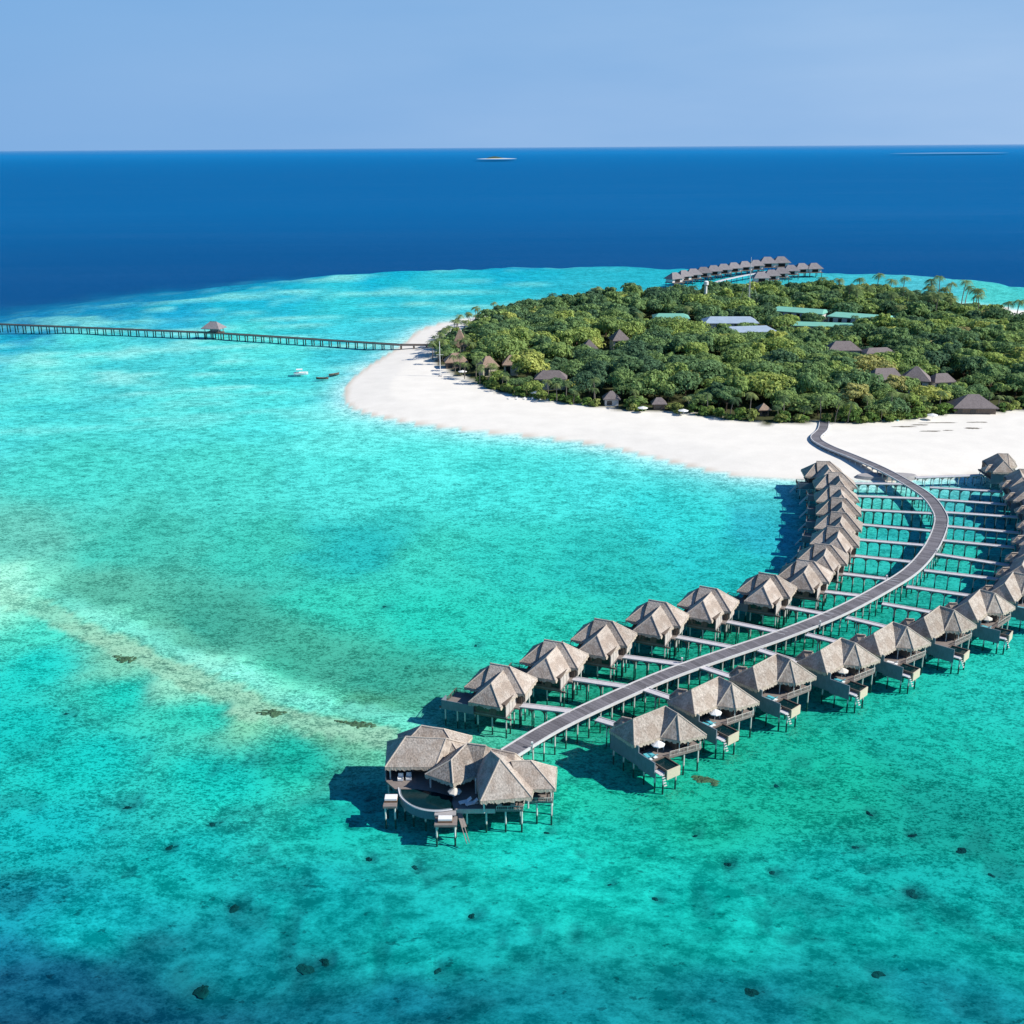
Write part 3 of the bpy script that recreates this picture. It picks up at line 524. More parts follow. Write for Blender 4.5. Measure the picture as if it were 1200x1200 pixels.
def boardwalk(a, b_, label, w_=1.5, z=DK, group=None, ext=0):
    a, b_ = Vector(a), Vector(b_); d = (b_-a).normalized(); b_ = b_+d*ext; l = (b_-a).length; ang = math.atan2(d.y, d.x)
    r = tag(empty('boardwalk', (a.x, a.y, 0), ang), label, 'boardwalk', group)
    obj('deck', MB().box(0, -w_/2, z-.22, l, w_/2, z-.05), M['branchdeck'], r)
    obj('kerb', MB().box(0, -w_/2-.1, z-.2, l, -w_/2+.06, z+.06).box(0, w_/2-.06, z-.2, l, w_/2+.1, z+.06), M['kerb'], r)
    n = max(1, round(l/2.7))
    for s in (-1, 1):
        y = s*(w_/2-.02); br = MB()
        for i in range(n):
            x0, x1 = l*i/n, l*(i+1)/n; K = 12
            for k in range(K):
                t0, t1 = 2*k/K-1, 2*(k+1)/K-1; h = lambda t: z-.3-.85*abs(t)**4
                xa, xb = x0+(x1-x0)*k/K, x0+(x1-x0)*(k+1)/K; q = len(br.v)
                br.v += [(xa, y-.05, h(t0)), (xb, y-.05, h(t1)), (xb, y-.05, z-.221), (xa, y-.05, z-.221), (xa, y+.05, h(t0)), (xb, y+.05, h(t1)), (xb, y+.05, z-.221), (xa, y+.05, z-.221)]
                br.f += [(q, q+1, q+2, q+3), (q+4, q+7, q+6, q+5), (q, q+4, q+5, q+1)]
        obj('arched_brace', br, M['timber'], r)
    for i in range(1, n+1):
        for s in (-1, 1): obj('post', MB().post(l*i/n-.1, s*(w_/2-.05), -2.1, z-.25, .12, 6), M['timber'] if s > 0 else M['post'], r)
    return r

LB = [((10.4, 177.6), (1.5, 179.9)), ((22.1, 186.7), (11.8, 190.3)), ((34.1, 195.9), (22.2, 199.9)), ((45.5, 203.5), (34.2, 209.0)), ((57.3, 210.3), (46.1, 216.6)), ((69.6, 219.4), (60.6, 224.2)), ((80.6, 229.7), (71.6, 232.9)), ((90.6, 239.3), (78.9, 243.9)), ((98.9, 250.9), (85.3, 255.8)), ((105.9, 262.8), (89.5, 267.7)), ((111.0, 273.9), (93.2, 279.8)), ((116.3, 288.5), (96.4, 292.2)), ((118.6, 301.9), (99.5, 304.8)), ((118.3, 316.3), (99.6, 317.6))]
RB = [((14.9, 174.7), (17.8, 172.8)), ((24.7, 186.0), (28.5, 182.9)), ((37.0, 195.1), (40.9, 191.7)), ((49.9, 202.6), (54.9, 198.2)), ((61.4, 209.8), (67.4, 205.6)), ((72.3, 218.4), (79.6, 213.0)), ((82.4, 225.8), (91.3, 220.9)), ((91.2, 235.6), (102.7, 230.3)), ((98.9, 245.7), (112.0, 240.5)), ((105.8, 256.7), (118.1, 249.9)), ((111.2, 266.6), (124.7, 261.9)), ((115.9, 277.9), (130.7, 272.8)), ((120.3, 289.4), (139.0, 284.6)), ((122.2, 301.0), (143.6, 295.0)), ((124.7, 312.7), (147.7, 307.1)), ((124.1, 323.0), (149.2, 325.6))]
LA = [-22, -22, -22, -25, -27, -27, -24, -21, -20, -18, -16, -10, -8, -4]
RA = [-55, -50, -47, -45, -45, -42, -37, -33, -29, -28, -23, -20, -16, -14, -12, -4]
RB = [(a, b_) if i < 8 else (a, tuple(Vector(b_)-(Vector(b_)-Vector(a)).normalized()*(1.2 if i < 12 else (4.5 if i == 12 else 7.5)))) for i, (a, b_) in enumerate(RB)]
vl = villa_left(); vr = villa_right()
for i, (a, b_) in enumerate(LB):
    o = vl if i == 0 else copy_tree(vl, skip=('window',) if i > 9 else ())
    o.location = (b_[0], b_[1], 0); o.rotation_euler.z = R(LA[i]+rnd.uniform(-1.5, 1.5)); o.scale.z = rnd.uniform(.98, 1.02)
    where = f'{ORD[i+1]} villa from the big pool suite' if i < 7 else (f'{ORD[14-i]} villa from the beach' if i < 13 else 'villa closest to the beach')
    tag(o, f'twin roofed thatched {where} in the left row', 'villa', 'left row of overwater villas')
    boardwalk(a, b_, f'narrow pale boardwalk from the curved walkway to the {ORD[i+1]} left row villa', group='boardwalks to the left row villas', ext=.3)
for i, (a, b_) in enumerate(RB):
    o = vr if i == 0 else copy_tree(vr)
    o.location = (b_[0], b_[1], 0); o.rotation_euler.z = R(RA[i])
    where = f'{ORD[i+1]} villa from the big pool suite' if i < 9 else (f'{ORD[16-i]} villa from the beach' if i < 15 else 'villa closest to the beach')
    tag(o, f'{where} in the right row, thatched with plunge pool', 'villa', 'right row of overwater villas')
    boardwalk(a, b_, f'narrow pale boardwalk from the curved walkway to the {ORD[i+1]} right row villa', group='boardwalks to the right row villas', ext=4.3 if i < 8 else 4)
    if i < 8:
        f2 = lambda x, y: tuple(Vector((b_[0], b_[1]))+Vector(rot2((x, y), R(RA[i]))))
        who = f'{ORD[i+1]} right row villa'
        p = f2(11.75, -.3)
        if i in (0, 1, 3, 6): u = make_umbrella((p[0], p[1], DK), 2.2, 1.2, 'white' if i < 2 else 'umb'); tag(u, f'pale round parasol on the deck of the {who}', 'parasol', 'parasols on the villa decks')
        for k, yy in enumerate((-2.9, -1.9) if i != 5 else ()):
            p = f2(12.2, yy); s = make_lounger((p[0], p[1], DK), R(RA[i]+180+rnd.uniform(-14, 14)), 'turq' if i != 4 else 'white')
            tag(s, f'{"turquoise" if i != 4 else "white"} sun lounger {"beside the privacy wall" if k == 0 else "nearer the pool side"} on the {who}', 'sun lounger', 'turquoise loungers on the villa decks')

# ------------------------------------------------------------------ main walkway
WP = [(-0.9, 163.0), (7.3, 172.3), (18.8, 182.7), (30.4, 192.2), (42.8, 200.7), (56.0, 209.5), (70.8, 220.8), (84.1, 233.2), (95.9, 245.8), (106.8, 262.2), (116.1, 280.7), (119.4, 292.5), (120.7, 305.2), (118.9, 320.8), (116.2, 334.0), (112.0, 347.2), (107.5, 361.4), (106.8, 373.9), (112.8, 387.0), (117, 400)]
path = catmull(WP, 10); cum = [0]
for a, b_ in zip(path[:-1], path[1:]): cum.append(cum[-1]+(b_-a).length)
def at_s(s):
    i = min(max(np.searchsorted(cum, s)-1, 0), len(path)-2); t = (s-cum[i])/(cum[i+1]-cum[i]); p = path[i].lerp(path[i+1], t)
    d = (path[min(i+2, len(path)-1)]-path[max(i-1, 0)]).normalized(); return p, d
TOT = cum[-1]
def wz(s): return DK-.9*sstep(TOT-60, TOT-5, s)
root = tag(empty('main_walkway', (60, 250, 0)), 'long curved grey boardwalk on posts running from the pool suite to the beach', 'walkway')
def strip(o0, o1, z0, z1, ds_=1.5):
    mb = MB(); n = int(TOT/ds_); 
    for i in range(n+1):
        s = TOT*i/n; p, d = at_s(s); nx, ny = -d.y, d.x; z = float(wz(s))
        for (o_, zz) in ((o0, z0), (o1, z0), (o1, z1), (o0, z1)): mb.v.append((p.x+nx*o_-60, p.y+ny*o_-250, z+zz))
    for i in range(n):
        q = 4*i
        for k in range(4): mb.f.append((q+k, q+4+k, q+4+(k+1) % 4, q+(k+1) % 4))
    mb.f.append((0, 1, 2, 3)); mb.f.append((4*n+3, 4*n+2, 4*n+1, 4*n)); return mb
bd_ = MB(); nb = int(TOT/.8)
for i in range(nb):
    (p0, d0), (p1, d1) = at_s(TOT*i/nb+.02), at_s(TOT*(i+1)/nb-.02); z0 = float(wz(TOT*i/nb)); n = len(bd_.v)
    for z in (-.3, 0.0):
        for (p, d, o_) in ((p0, d0, -1.55), (p1, d1, -1.55), (p1, d1, 1.55), (p0, d0, 1.55)): bd_.v.append((p.x-d.y*o_-60, p.y+d.x*o_-250, z0+z+(rnd.uniform(-.008, .008) if z == 0 else 0)))
    for q in ((0,3,2,1),(4,5,6,7),(0,1,5,4),(1,2,6,5),(2,3,7,6),(3,0,4,7)): bd_.f.append(tuple(n+k for k in q))
obj('deck', bd_, M['walk'], root)
obj('kerb', strip(-1.80, -1.551, -.35, .16), M['kerb'], root); obj('kerb', strip(1.551, 1.80, -.35, .16), M['kerb'], root)
rest = MB(); beams = MB(); lights = []; cnt = 0; s = 1.5
while s < TOT-8:
    p, d = at_s(s); nx, ny = -d.y, d.x; z = float(wz(s)); gz = 1.2 if p.y > 334 else -2.1
    beams.obox((p.x-nx*1.9-60, p.y-ny*1.9-250), (p.x+nx*1.9-60, p.y+ny*1.9-250), .25, z-.62, z-.351)
    for sg in (-1, 1):
        px_, py_ = p.x+nx*1.72*sg-60, p.y+ny*1.72*sg-250
        if cnt < 100: obj('post', MB().post(px_, py_, gz, z-.36, .15, 7), M['post'], root); cnt += 1
        else: rest.post(px_, py_, gz, z-.36, .15, 6)
    s += 3.0
obj('crossbeam', beams, M['timber'], root); ro = obj('far_posts', rest, M['post'], root); ro['kind'] = 'stuff'
for q, s in enumerate((4, 48, 84, 118, 143, 170)):
    p, d = at_s(s); n_ = Vector((-d.y, d.x))*(1.95 if q % 2 else -1.95)
    l = tag(empty('lamp_bollard', (p.x+n_.x, p.y+n_.y, DK-.3)), f'short white lamp bollard at the edge of the curved walkway, {ORD[q+1]} from the suite', 'bollard', 'lamp bollards along the curved walkway')
    obj('stem', MB().box(-.1, -.1, -.5, .1, .1, 1.1), M['kerb'], l); obj('lamp_head', MB().box(-.17, -.17, 1.101, .17, .17, 1.4), M['white'], l)
# apron where the walkway lands
ap = MB()
for k in range(28):
    t0, t1 = 2*math.pi*k/28, 2*math.pi*(k+1)/28
    e = lambda t, s_, z: (118+math.cos(t)*11.5*s_, 331.5+math.sin(t)*3.6*s_, z)
    ap.poly([e(t0, 1, -.6), e(t1, 1, -.6), e(t1, .8, 1.15), e(t0, .8, 1.15)]); ap.poly([e(t0, .8, 1.15), e(t1, .8, 1.15), (118, 331.5, 1.3)])
tag(obj('walkway_apron', ap, M['rock']), 'low grey oval apron where the curved walkway reaches the sand', 'apron')

# ------------------------------------------------------------------ pool suite
O = (-7.0, 151.0)
su = tag(empty('pool_suite', (O[0], O[1], 0)), 'large five roofed thatched overwater suite with curved pool at the walkway end', 'suite')
def L_(p): return (p[0]-O[0], p[1]-O[1])+tuple(p[2:])
E = 5.4
# roof 1, left
a, b_ = (-17.6, 158.7, 8.6), (-11.0, 158.0, 8.6); fl, fr_, br, bl = (-20.7, 154.7, E), (-12.6, 154.6, E), (-7.4, 161.6, E), (-21.2, 162.6, E)
add_roof(su, [[fl, fr_, b_, a], [fr_, br, b_], [br, bl, a, b_], [bl, fl, a]], [(a, b_), (a, fl), (b_, fr_), (b_, br), (a, bl)], off=O, t=.4)
# roof 1b, higher one behind
a, b_ = (-15.2, 161.0, 9.3), (-11.5, 160.4, 9.0); fl, fr_, br, bl = (-19.0, 158.4, 6.2), (-9.0, 157.6, 6.2), (-7.0, 163.9, E+.2), (-19.6, 164.6, E+.2)
add_roof(su, [[fl, fr_, b_, a], [fr_, br, b_], [br, bl, a, b_], [bl, fl, a]], [(a, b_), (a, fl), (b_, fr_), (b_, br), (a, bl)], off=O, t=.4)
# roof 2, centre
rl, rr_, mid = (-7.5, 155.8, 9.0), (-4.4, 155.0, 9.0), (-9.9, 153.0, 7.7); el, ef, er, eb, ebr = (-14.1, 152.5, E), (-9.5, 149.7, E), (-5.6, 152.2, E), (-10.2, 159.4, E), (-.6, 157.5, E)
add_roof(su, [[el, ef, mid], [ef, er, rr_, rl, mid], [el, mid, rl, eb], [eb, rl, rr_, ebr], [er, ebr, rr_]], [(rl, rr_), (rl, mid), (mid, el), (mid, ef)], off=O, t=.4)
# roof 3, tall front
tp, tr_ = (-3.6, 152.2, 9.7), (-2.1, 149.8, 9.7); el, er, eb, erb = (-5.1, 144.8, E), (2.7, 145.9, E), (-5.9, 151.4, E), (3.3, 150.6, E)
bkl, bkr = (-5.9, 155.2, E+.3), (0.8, 155.8, E+.3)
add_roof(su, [[el, er, tr_], [el, tr_, eb], [eb, tr_, tp], [er, erb, tp, tr_], [eb, tp, bkl], [tp, bkr, bkl], [erb, bkr, tp]], [(tp, tr_), (tr_, el), (tr_, er)], off=O, t=.4)
# roof 4, right
a, b_ = (-.4, 151.6, 8.2), (2.7, 151.7, 8.2); fl, fr_, br, bl = (.9, 147.9, E), (6.4, 148.0, E), (6.9, 154.2, E), (-1.2, 155.6, E)
add_roof(su, [[fl, fr_, b_, a], [fr_, br, b_], [br, bl, a, b_], [bl, fl, a]], [(a, b_), (b_, fr_), (b_, br)], off=O, t=.4)
# link roof behind
a, b_ = (-5.5, 156.2, 8.2), (.2, 154.6, 7.8); fl, fr_, br, bl = (-7, 154.3, 6.5), (0, 152.4, 6.3), (1.8, 156.2, E), (-6.5, 159.8, E)
add_roof(su, [[fl, fr_, b_, a], [fr_, br, b_], [br, bl, a, b_], [bl, fl, a]], [(a, b_), (b_, br)], off=O, t=.35)
dp = [(-20.6, 154.6), (-19.0, 152.4), (-18.2, 152.0), (-10.2, 150.4), (-9.2, 146.4), (1.4, 146.4), (1.6, 148.6), (6.1, 148.6), (6.5, 154.2), (1.2, 158.0), (0.8, 162.2), (-2.6, 163.6), (-8, 163.4), (-20.8, 163.6)]
obj('deck', MB().prism([L_(p) for p in dp], 2.45, DK), M['deck'], su)
mb = MB()
for x0, y0, x1, y1 in ((-19.6, 157.6, -11, 162.6), (-10.5, 155.2, -1, 158.8), (-4.2, 149.6, 2.2, 154.6), (2.21, 150.6, 5.8, 153.6)): mb.box(x0-O[0], y0-O[1], DK, x1-O[0], y1-O[1], 5.5)
obj('wall', mb, M['timber'], su)
for x0, x1, y in ((-19.2, -16.6, 157.6), (-13.2, -11.6, 157.6), (-9.8, -7.2, 155.2), (-3.8, -1.8, 149.6), (-1.4, 1.0, 149.6), (3.0, 5.0, 150.6)):
    wn = obj('window', MB().box(x0-O[0], y-.08-O[1], DK+.1, x1-O[0], y+.02-O[1], 5.0), M['glass'], su)
    obj('frame', MB().box(x0-O[0]-.1, y-.12-O[1], DK+.05, x0-O[0], y-O[1], 5.1).box(x1-O[0], y-.12-O[1], DK+.05, x1-O[0]+.1, y-O[1], 5.1), M['palewall'], wn)
obj('door', MB().box(-16.3-O[0], 157.52-O[1], DK, -13.6-O[0], 157.62-O[1], 5.1), M['wood'], su)
for x, y in ((-20.0, 155.4), (-13.2, 155.2), (-13.3, 152.8), (-9.5, 150.2), (-4.6, 145.6), (2.2, 146.8), (5.8, 148.9), (5.9, 153.7), (-6.0, 151.0)):
    obj('column', MB().post(x-O[0], y-O[1], DK, 5.5, .14), M['post'], su)
mb = MB()   # side parapet boards
mb.obox(L_((-9.0, 146.25)), L_((-2.9, 146.25)), .12, 2.3, 3.1); obj('front_fascia', mb, M['palewall'], su)
railing(su, [L_((-2.7, 146.3)), L_((1.4, 146.3)), L_((1.7, 148.5)), L_((6.1, 148.5)), L_((6.4, 153.6))], h=.75)
obj('side_screen', MB().obox(L_((-20.9, 162.8)), L_((-20.7, 154.9)), .15, 1.9, 4.9), M['bluewall'], su)
# pool: curved front
arc = [(-18.4, 152.3), (-18.0, 150.3), (-17.1, 148.6), (-15.7, 147.1), (-13.8, 146.1), (-11.6, 145.8), (-9.5, 146.2)]
arcs = [p for p in catmull(arc, 4)]
inner = [(p.x+(-13.2-p.x)*.07, p.y+(151-p.y)*.10) for p in arcs]
top = [(-9.6, 150.0), (-12.6, 151.3), (-15.4, 152.1)]
mb = MB()
for i in range(len(arcs)-1):
    p0, p1, q0, q1 = arcs[i], arcs[i+1], inner[i], inner[i+1]; n = len(mb.v)
    for z in (1.5, 3.0):
        mb.v += [(*L_((p0.x, p0.y)), z), (*L_((p1.x, p1.y)), z), (*L_(q1), z), (*L_(q0), z)]
    for q in ((0, 3, 2, 1), (4, 5, 6, 7), (0, 1, 5, 4), (2, 3, 7, 6)): mb.f.append(tuple(n+k for k in q))
pl = obj('pool', mb, M['bluewall'], su)
obj('rim', MB().tube([(*L_((p.x, p.y)), 3.03) for p in arcs], .13, 5), M['kerb'], pl)
obj('water', MB().prism([L_(p) for p in inner]+[L_(p) for p in top], 1.6, 2.9), M['pool'], pl)
for nm, x0, y0, x1, y1, z in (('bed_platform', -20.4, 147.8, -18.3, 151.2, 2.6), ('bed_platform', -12.1, 143.0, -8.7, 145.6, 2.4)):
    pf = obj(nm, MB().box(x0-O[0], y0-O[1], z-.35, x1-O[0], y1-O[1], z), M['deck'], su)
    for x in (x0+.3, x1-.3):
        for y in (y0+.3, y1-.3): obj('post', MB().post(x-O[0], y-O[1], -2.1, z-.36, .15), M['post'], pf)
obj('gravel_ledge', MB().box(-12.2-O[0], 145.0-O[1], 2.62, -8.9-O[0], 146.2-O[1], 2.86), M['rock'], su)
obj('stair', MB().obox(L_((-8.6, 146.6)), L_((-7.6, 144.2)), .8, 2.5, 2.6, 1.2, 1.3).obox(L_((-8.3, 144.3)), L_((-7.2, 142.2)), .12, 2.3, 2.4, -.4, -.2).obox(L_((-7.9, 144.5)), L_((-6.8, 142.4)), .12, 2.3, 2.4, -.4, -.2), M['deck'], su)
posts_at(su, [L_(p) for p in ((-17.3, 150.2), (-15.8, 148.6), (-13.8, 147.4), (-7.3, 146.7), (-4.3, 146.7), (-1.3, 146.7), (1.2, 146.7), (1.0, 148.8), (3.6, 148.9), (5.9, 148.9), (6.1, 151.5), (6.1, 153.9), (-20.3, 155), (-20.5, 159), (-20.5, 163.3), (-14, 163.2), (-6, 163), (-10, 150.8), (-4.3, 151), (1, 152), (0.5, 161.8), (-2.4, 163.3))], 2.45)
for (x, y, rz, wdt, lng, w) in ((-19.3, 149.6, 0, 1.0, .75, 'left platform beyond the pool'), (-10.5, 144.2, 0, 1.1, .6, 'platform below the pool wall')):
    d = tag(empty('daybed', (x, y, 2.6 if x < -15 else 2.4)), f'white daybed on the {w} of the suite', 'daybed', 'white daybeds of the suite')
    obj('base', MB().box(-wdt, -lng, 0, wdt, lng, .3), M['wood'], d); obj('mattress', MB().box(-wdt+.05, -lng+.05, .301, wdt-.05, lng-.05, .6), M['white'], d)
for (x, y, w) in ((-18.3, 155.0, 'left'), (-17.0, 155.2, 'right')):
    d = tag(empty('armchair', (x, y, DK)), f'white armchair under the left roof of the suite, the {w} one of two', 'armchair', 'white armchairs of the suite')
    obj('seat', MB().box(-.4, -.45, .1, .4, .4, .45), M['white'], d); obj('backrest', MB().box(-.4, .25, .451, .4, .42, 1.1), M['white'], d)
    for sx in (-.45, .401): obj('armrest', MB().box(sx, -.45, .1, sx+.05, .4, .65), M['white'], d)
for k, (x, y) in enumerate(((-7.6, 148.3), (-6.6, 147.9))):
    tag(make_lounger((x, y, DK), R(200), 'white'), f'white sun lounger on the shaded suite deck, the one {"nearer the pool" if k == 0 else "nearer the deck edge"}', 'sun lounger', 'loungers on the suite deck')
tb = tag(empty('dining_table', (-1.2, 147.5, DK)), 'small brown table under the front roof of the suite', 'table')
obj('tabletop', MB().box(-.5, -.35, .68, .5, .35, .75), M['wood'], tb)
for sx in (-.42, .42):
    for sy in (-.28, .28): obj('leg', MB().box(sx-.04, sy-.04, 0, sx+.04, sy+.04, .679), M['wood'], tb)
for k, (x, y) in enumerate(((-2.2, 147.5), (-.2, 147.5))):
    d = tag(empty('dining_chair', (x, y, DK), R(90 if k == 0 else -90)), f'cream chair on the {"left" if k == 0 else "right"} side of the small suite table', 'chair', 'cream chairs of the suite table')
    obj('seat', MB().box(-.35, -.35, .15, .35, .35, .45), M['umb'], d); obj('backrest', MB().box(-.35, .25, .451, .35, .37, .95), M['umb'], d)
tag(make_umbrella((-9.3, 149.9, DK), 1.7, 1.1, 'umb'), 'cream parasol between the pool and the centre roof of the suite', 'parasol')

# ------------------------------------------------------------------ jetty on the left
jp = [Vector(p) for p in ((-420, 680), (-300, 648), (-165, 611), (-57, 568), (-37, 567))]
jt = tag(empty('long_jetty', (-165, 611, 0)), 'long thin dark jetty on many posts crossing the lagoon to the beach tip', 'jetty')
JO = jp[2]
mb = MB(); kb = MB(); far = MB(); k = 0
for a, b_ in zip(jp[:-1], jp[1:]):
    a2, b2 = a-JO, b_-JO; mb.obox(a2, b2, 2.6, 2.3, 2.7); kb.obox(a2+(b2-a2).orthogonal().normalized()*1.35, b2+(b2-a2).orthogonal().normalized()*1.35, .15, 2.35, 3.0); kb.obox(a2-(b2-a2).orthogonal().normalized()*1.35, b2-(b2-a2).orthogonal().normalized()*1.35, .15, 2.35, 3.0)
    l = (b2-a2).length; n = int(l/5.2); o_ = (b2-a2).orthogonal().normalized()
    for i in range(n):
        c = a2+(b2-a2)*i/n
        for sg in (-1, 1):
            q = c+o_*1.1*sg
            if a.x > -300 and k < 100: obj('post', MB().post(q.x, q.y, -2.1, 2.3, .3, 6), M['timber'], jt); k += 1
            else: far.post(q.x, q.y, -2.1, 2.3, .3, 6)
obj('deck', mb, M['timber'], jt); obj('kerb', kb, M['deck'], jt)
fo = obj('outer_posts', far, M['timber'], jt); fo['kind'] = 'stuff'
pv = tag(empty('jetty_pavilion', (-165.5, 613, 0), R(-15)), 'small square pavilion with hipped grey roof standing on the long jetty', 'pavilion')
obj('floor', MB().box(-4.5, -3.0, 2.2, 4.5, 3.6, 2.85), M['timber'], pv)
e = [(-5.6, -4.2, 5.2), (5.6, -4.2, 5.2), (5.6, 4.8, 5.2), (-5.6, 4.8, 5.2)]; a, b_ = (-2, .3, 8.6), (2, .3, 8.6)
add_roof(pv, [[e[0], e[1], b_, a], [e[1], e[2], b_], [e[2], e[3], a, b_], [e[3], e[0], a]], [(a, b_)], 'purproof', 'purproof', fr=False)
posts_at(pv, [(-4, -2.6), (4, -2.6), (4, 3.2), (-4, 3.2), (0, -2.6)], 5.3, -2.1, .2, 'timber')
obj('wall', MB().box(-2.5, .6, 2.86, 2.5, 3.0, 5.2), M['whitewall'], pv)

# ------------------------------------------------------------------ boats
bt = tag(empty('catamaran', (-98, 506, 0), R(10)), 'small white catamaran floating on the lagoon left of the beach', 'boat')
for s in (-1, 1):
    h = MB(); prof = [(-3.2, .25), (-2.4, .42), (0, .5), (2.2, .38), (3.4, .05)]; n0 = 0
    for x, w_ in prof: h.v += [(x, s*1.3-w_, .75), (x, s*1.3-w_*.4, -.25), (x, s*1.3+w_*.4, -.25), (x, s*1.3+w_, .75)]
    for i in range(4):
        for k in range(4): h.f.append((4*i+k, 4*i+(k+1) % 4, 4*i+4+(k+1) % 4, 4*i+4+k))
    h.f.append((0, 1, 2, 3)); h.f.append((19, 18, 17, 16)); obj('hull', h, M['white'], bt)
obj('trampoline', MB().box(-2.2, -.9, .6, 1.8, .9, .7), M['whitewall'], bt); obj('cabin_shade', MB().box(-2.0, -1.3, 2.1, .9, 1.3, 2.25), M['white'], bt)
for x in (-1.8, .7):
    for y in (-1.1, 1.1): obj('strut', MB().box(x-.05, y-.05, .7, x+.05, y+.05, 2.1), M['steel'], bt)
for k, (x, y, a) in enumerate(((-86, 494, 0), (-82, 503, 40))):
    c = tag(empty('rowing_boat', (x, y, 0), R(a)), f'small dark open boat on the lagoon, the one {"nearer the camera" if k == 0 else "closer to the jetty"}', 'boat', 'dark small boats off the beach')
    h = MB(); 
    for i in range(9):
        t_ = i/4-1; w_ = .95*(1-abs(t_)**2.5)+.06; up = .35*t_*t_
        h.v += [(t_*2.8, -w_, .6+up), (t_*2.8, -w_*.55, -.15), (t_*2.8, w_*.55, -.15), (t_*2.8, w_, .6+up)]
    for i in range(8):
        for q in range(3): h.f.append((4*i+q, 4*i+q+1, 4*i+5+q, 4*i+4+q))
    obj('hull', h, M['timber'], c)
    obj('thwart', MB().box(-.9, -.75, .35, -.6, .75, .43).box(.6, -.75, .35, .9, .75, .43), M['dark'], c)

# ------------------------------------------------------------------ far overwater villas and islets
def far_villa():
    r = empty('distant_villa')
    e = [(-6.6, -4.6, 5.4), (6.6, -4.6, 5.4), (6.6, 4.8, 5.4), (-6.6, 4.8, 5.4)]; a, b_ = (-2.4, .2, 9.6), (2.4, .2, 9.6)
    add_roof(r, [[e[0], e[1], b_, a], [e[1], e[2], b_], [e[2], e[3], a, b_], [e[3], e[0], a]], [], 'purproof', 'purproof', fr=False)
    obj('wall', MB().box(-5.2, -3.4, 2.6, 5.2, 3.8, 5.6), M['whitewall'], r)
    obj('window', MB().box(-2.6, -3.6, 2.7, 2.4, -3.39, 5.2), M['dark'], r)
    obj('deck', MB().box(-5.8, -5.6, 2.2, 5.8, 4.2, 2.59), M['timber'], r)
    posts_at(r, [(-5, -5), (0, -5), (5, -5), (-5, 3.6), (5, 3.6)], 2.2, -2.1, .25, 'timber'); return r
fv = far_villa()
FV = [(123, 837), (132, 852), (141, 863), (151, 875), (161, 887), (171, 898), (181, 908), (192, 918), (203, 927), (215, 938), (227, 941), (188, 838), (199, 852), (210, 868), (222, 886), (234, 899), (244, 900)]
for i, (x, y) in enumerate(FV):
    o = fv if i == 0 else copy_tree(fv)
    left = i < 11; o.location = (x, y, 0); o.rotation_euler.z = R(rnd.uniform(-6, 6)+(35 if i in (0, 1) else 8))
    k = i if left else i-11; n = 11 if left else 6
    o.scale = (1.0, 1, 1) if i not in (9, 10) else (1.15, 1.1, 1.15)
    tag(o, f'{ORD[k+1]} distant thatched villa from the left in the {"longer" if left else "shorter"} row behind the island', 'villa', 'distant overwater villas behind the island')
fw = tag(empty('distant_walkway', (170, 860, 0)), 'pale boardwalk between the two rows of distant villas behind the island', 'walkway')
mb = MB(); P_ = [(142, 812), (160, 845), (182, 875), (206, 902), (226, 918)]
for a, b_ in zip(P_[:-1], P_[1:]): mb.obox((a[0]-170, a[1]-860), (b_[0]-170, b_[1]-860), 3, 2.4, 2.8)
obj('deck', mb, M['branchdeck'], fw)
for a in catmull(P_, 4): obj('post', MB().post(a.x-170, a.y-860, -2.1, 2.4, .25, 6), M['timber'], fw)
def islet(x, y, lx, ly, label, green):
    r = tag(empty('islet', (x, y, 0)), label, 'islet')
    def dome(lx, ly, h, z0, ox=0, jag=0):
        mb = MB(); K = 24; Q = 4
        for q in range(Q+1):
            f_ = q/Q
            for k in range(K): 
                t_ = 2*math.pi*k/K; j_ = 1+jag*(rnd.random()-.5)
                mb.v.append((ox+lx*math.cos(t_)*(1-f_*.98)*j_, ly*math.sin(t_)*(1-f_*.98)*j_, z0+h*math.sin(f_*math.pi/2)*(1+jag*(rnd.random()-.5))))
        for q in range(Q):
            for k in range(K): mb.f.append((q*K+k, q*K+(k+1) % K, (q+1)*K+(k+1) % K, (q+1)*K+k))
        return mb
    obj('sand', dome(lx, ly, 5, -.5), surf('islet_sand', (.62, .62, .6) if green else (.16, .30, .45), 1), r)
    if green: obj('trees', dome(lx*green, ly*.3, 17, 1, -lx*.1, .3), surf('islet_green', (.05, .09, .05), 1), r)
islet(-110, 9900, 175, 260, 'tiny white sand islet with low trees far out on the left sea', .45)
islet(4800, 12600, 650, 300, 'long thin pale islet near the horizon at the right', .0)

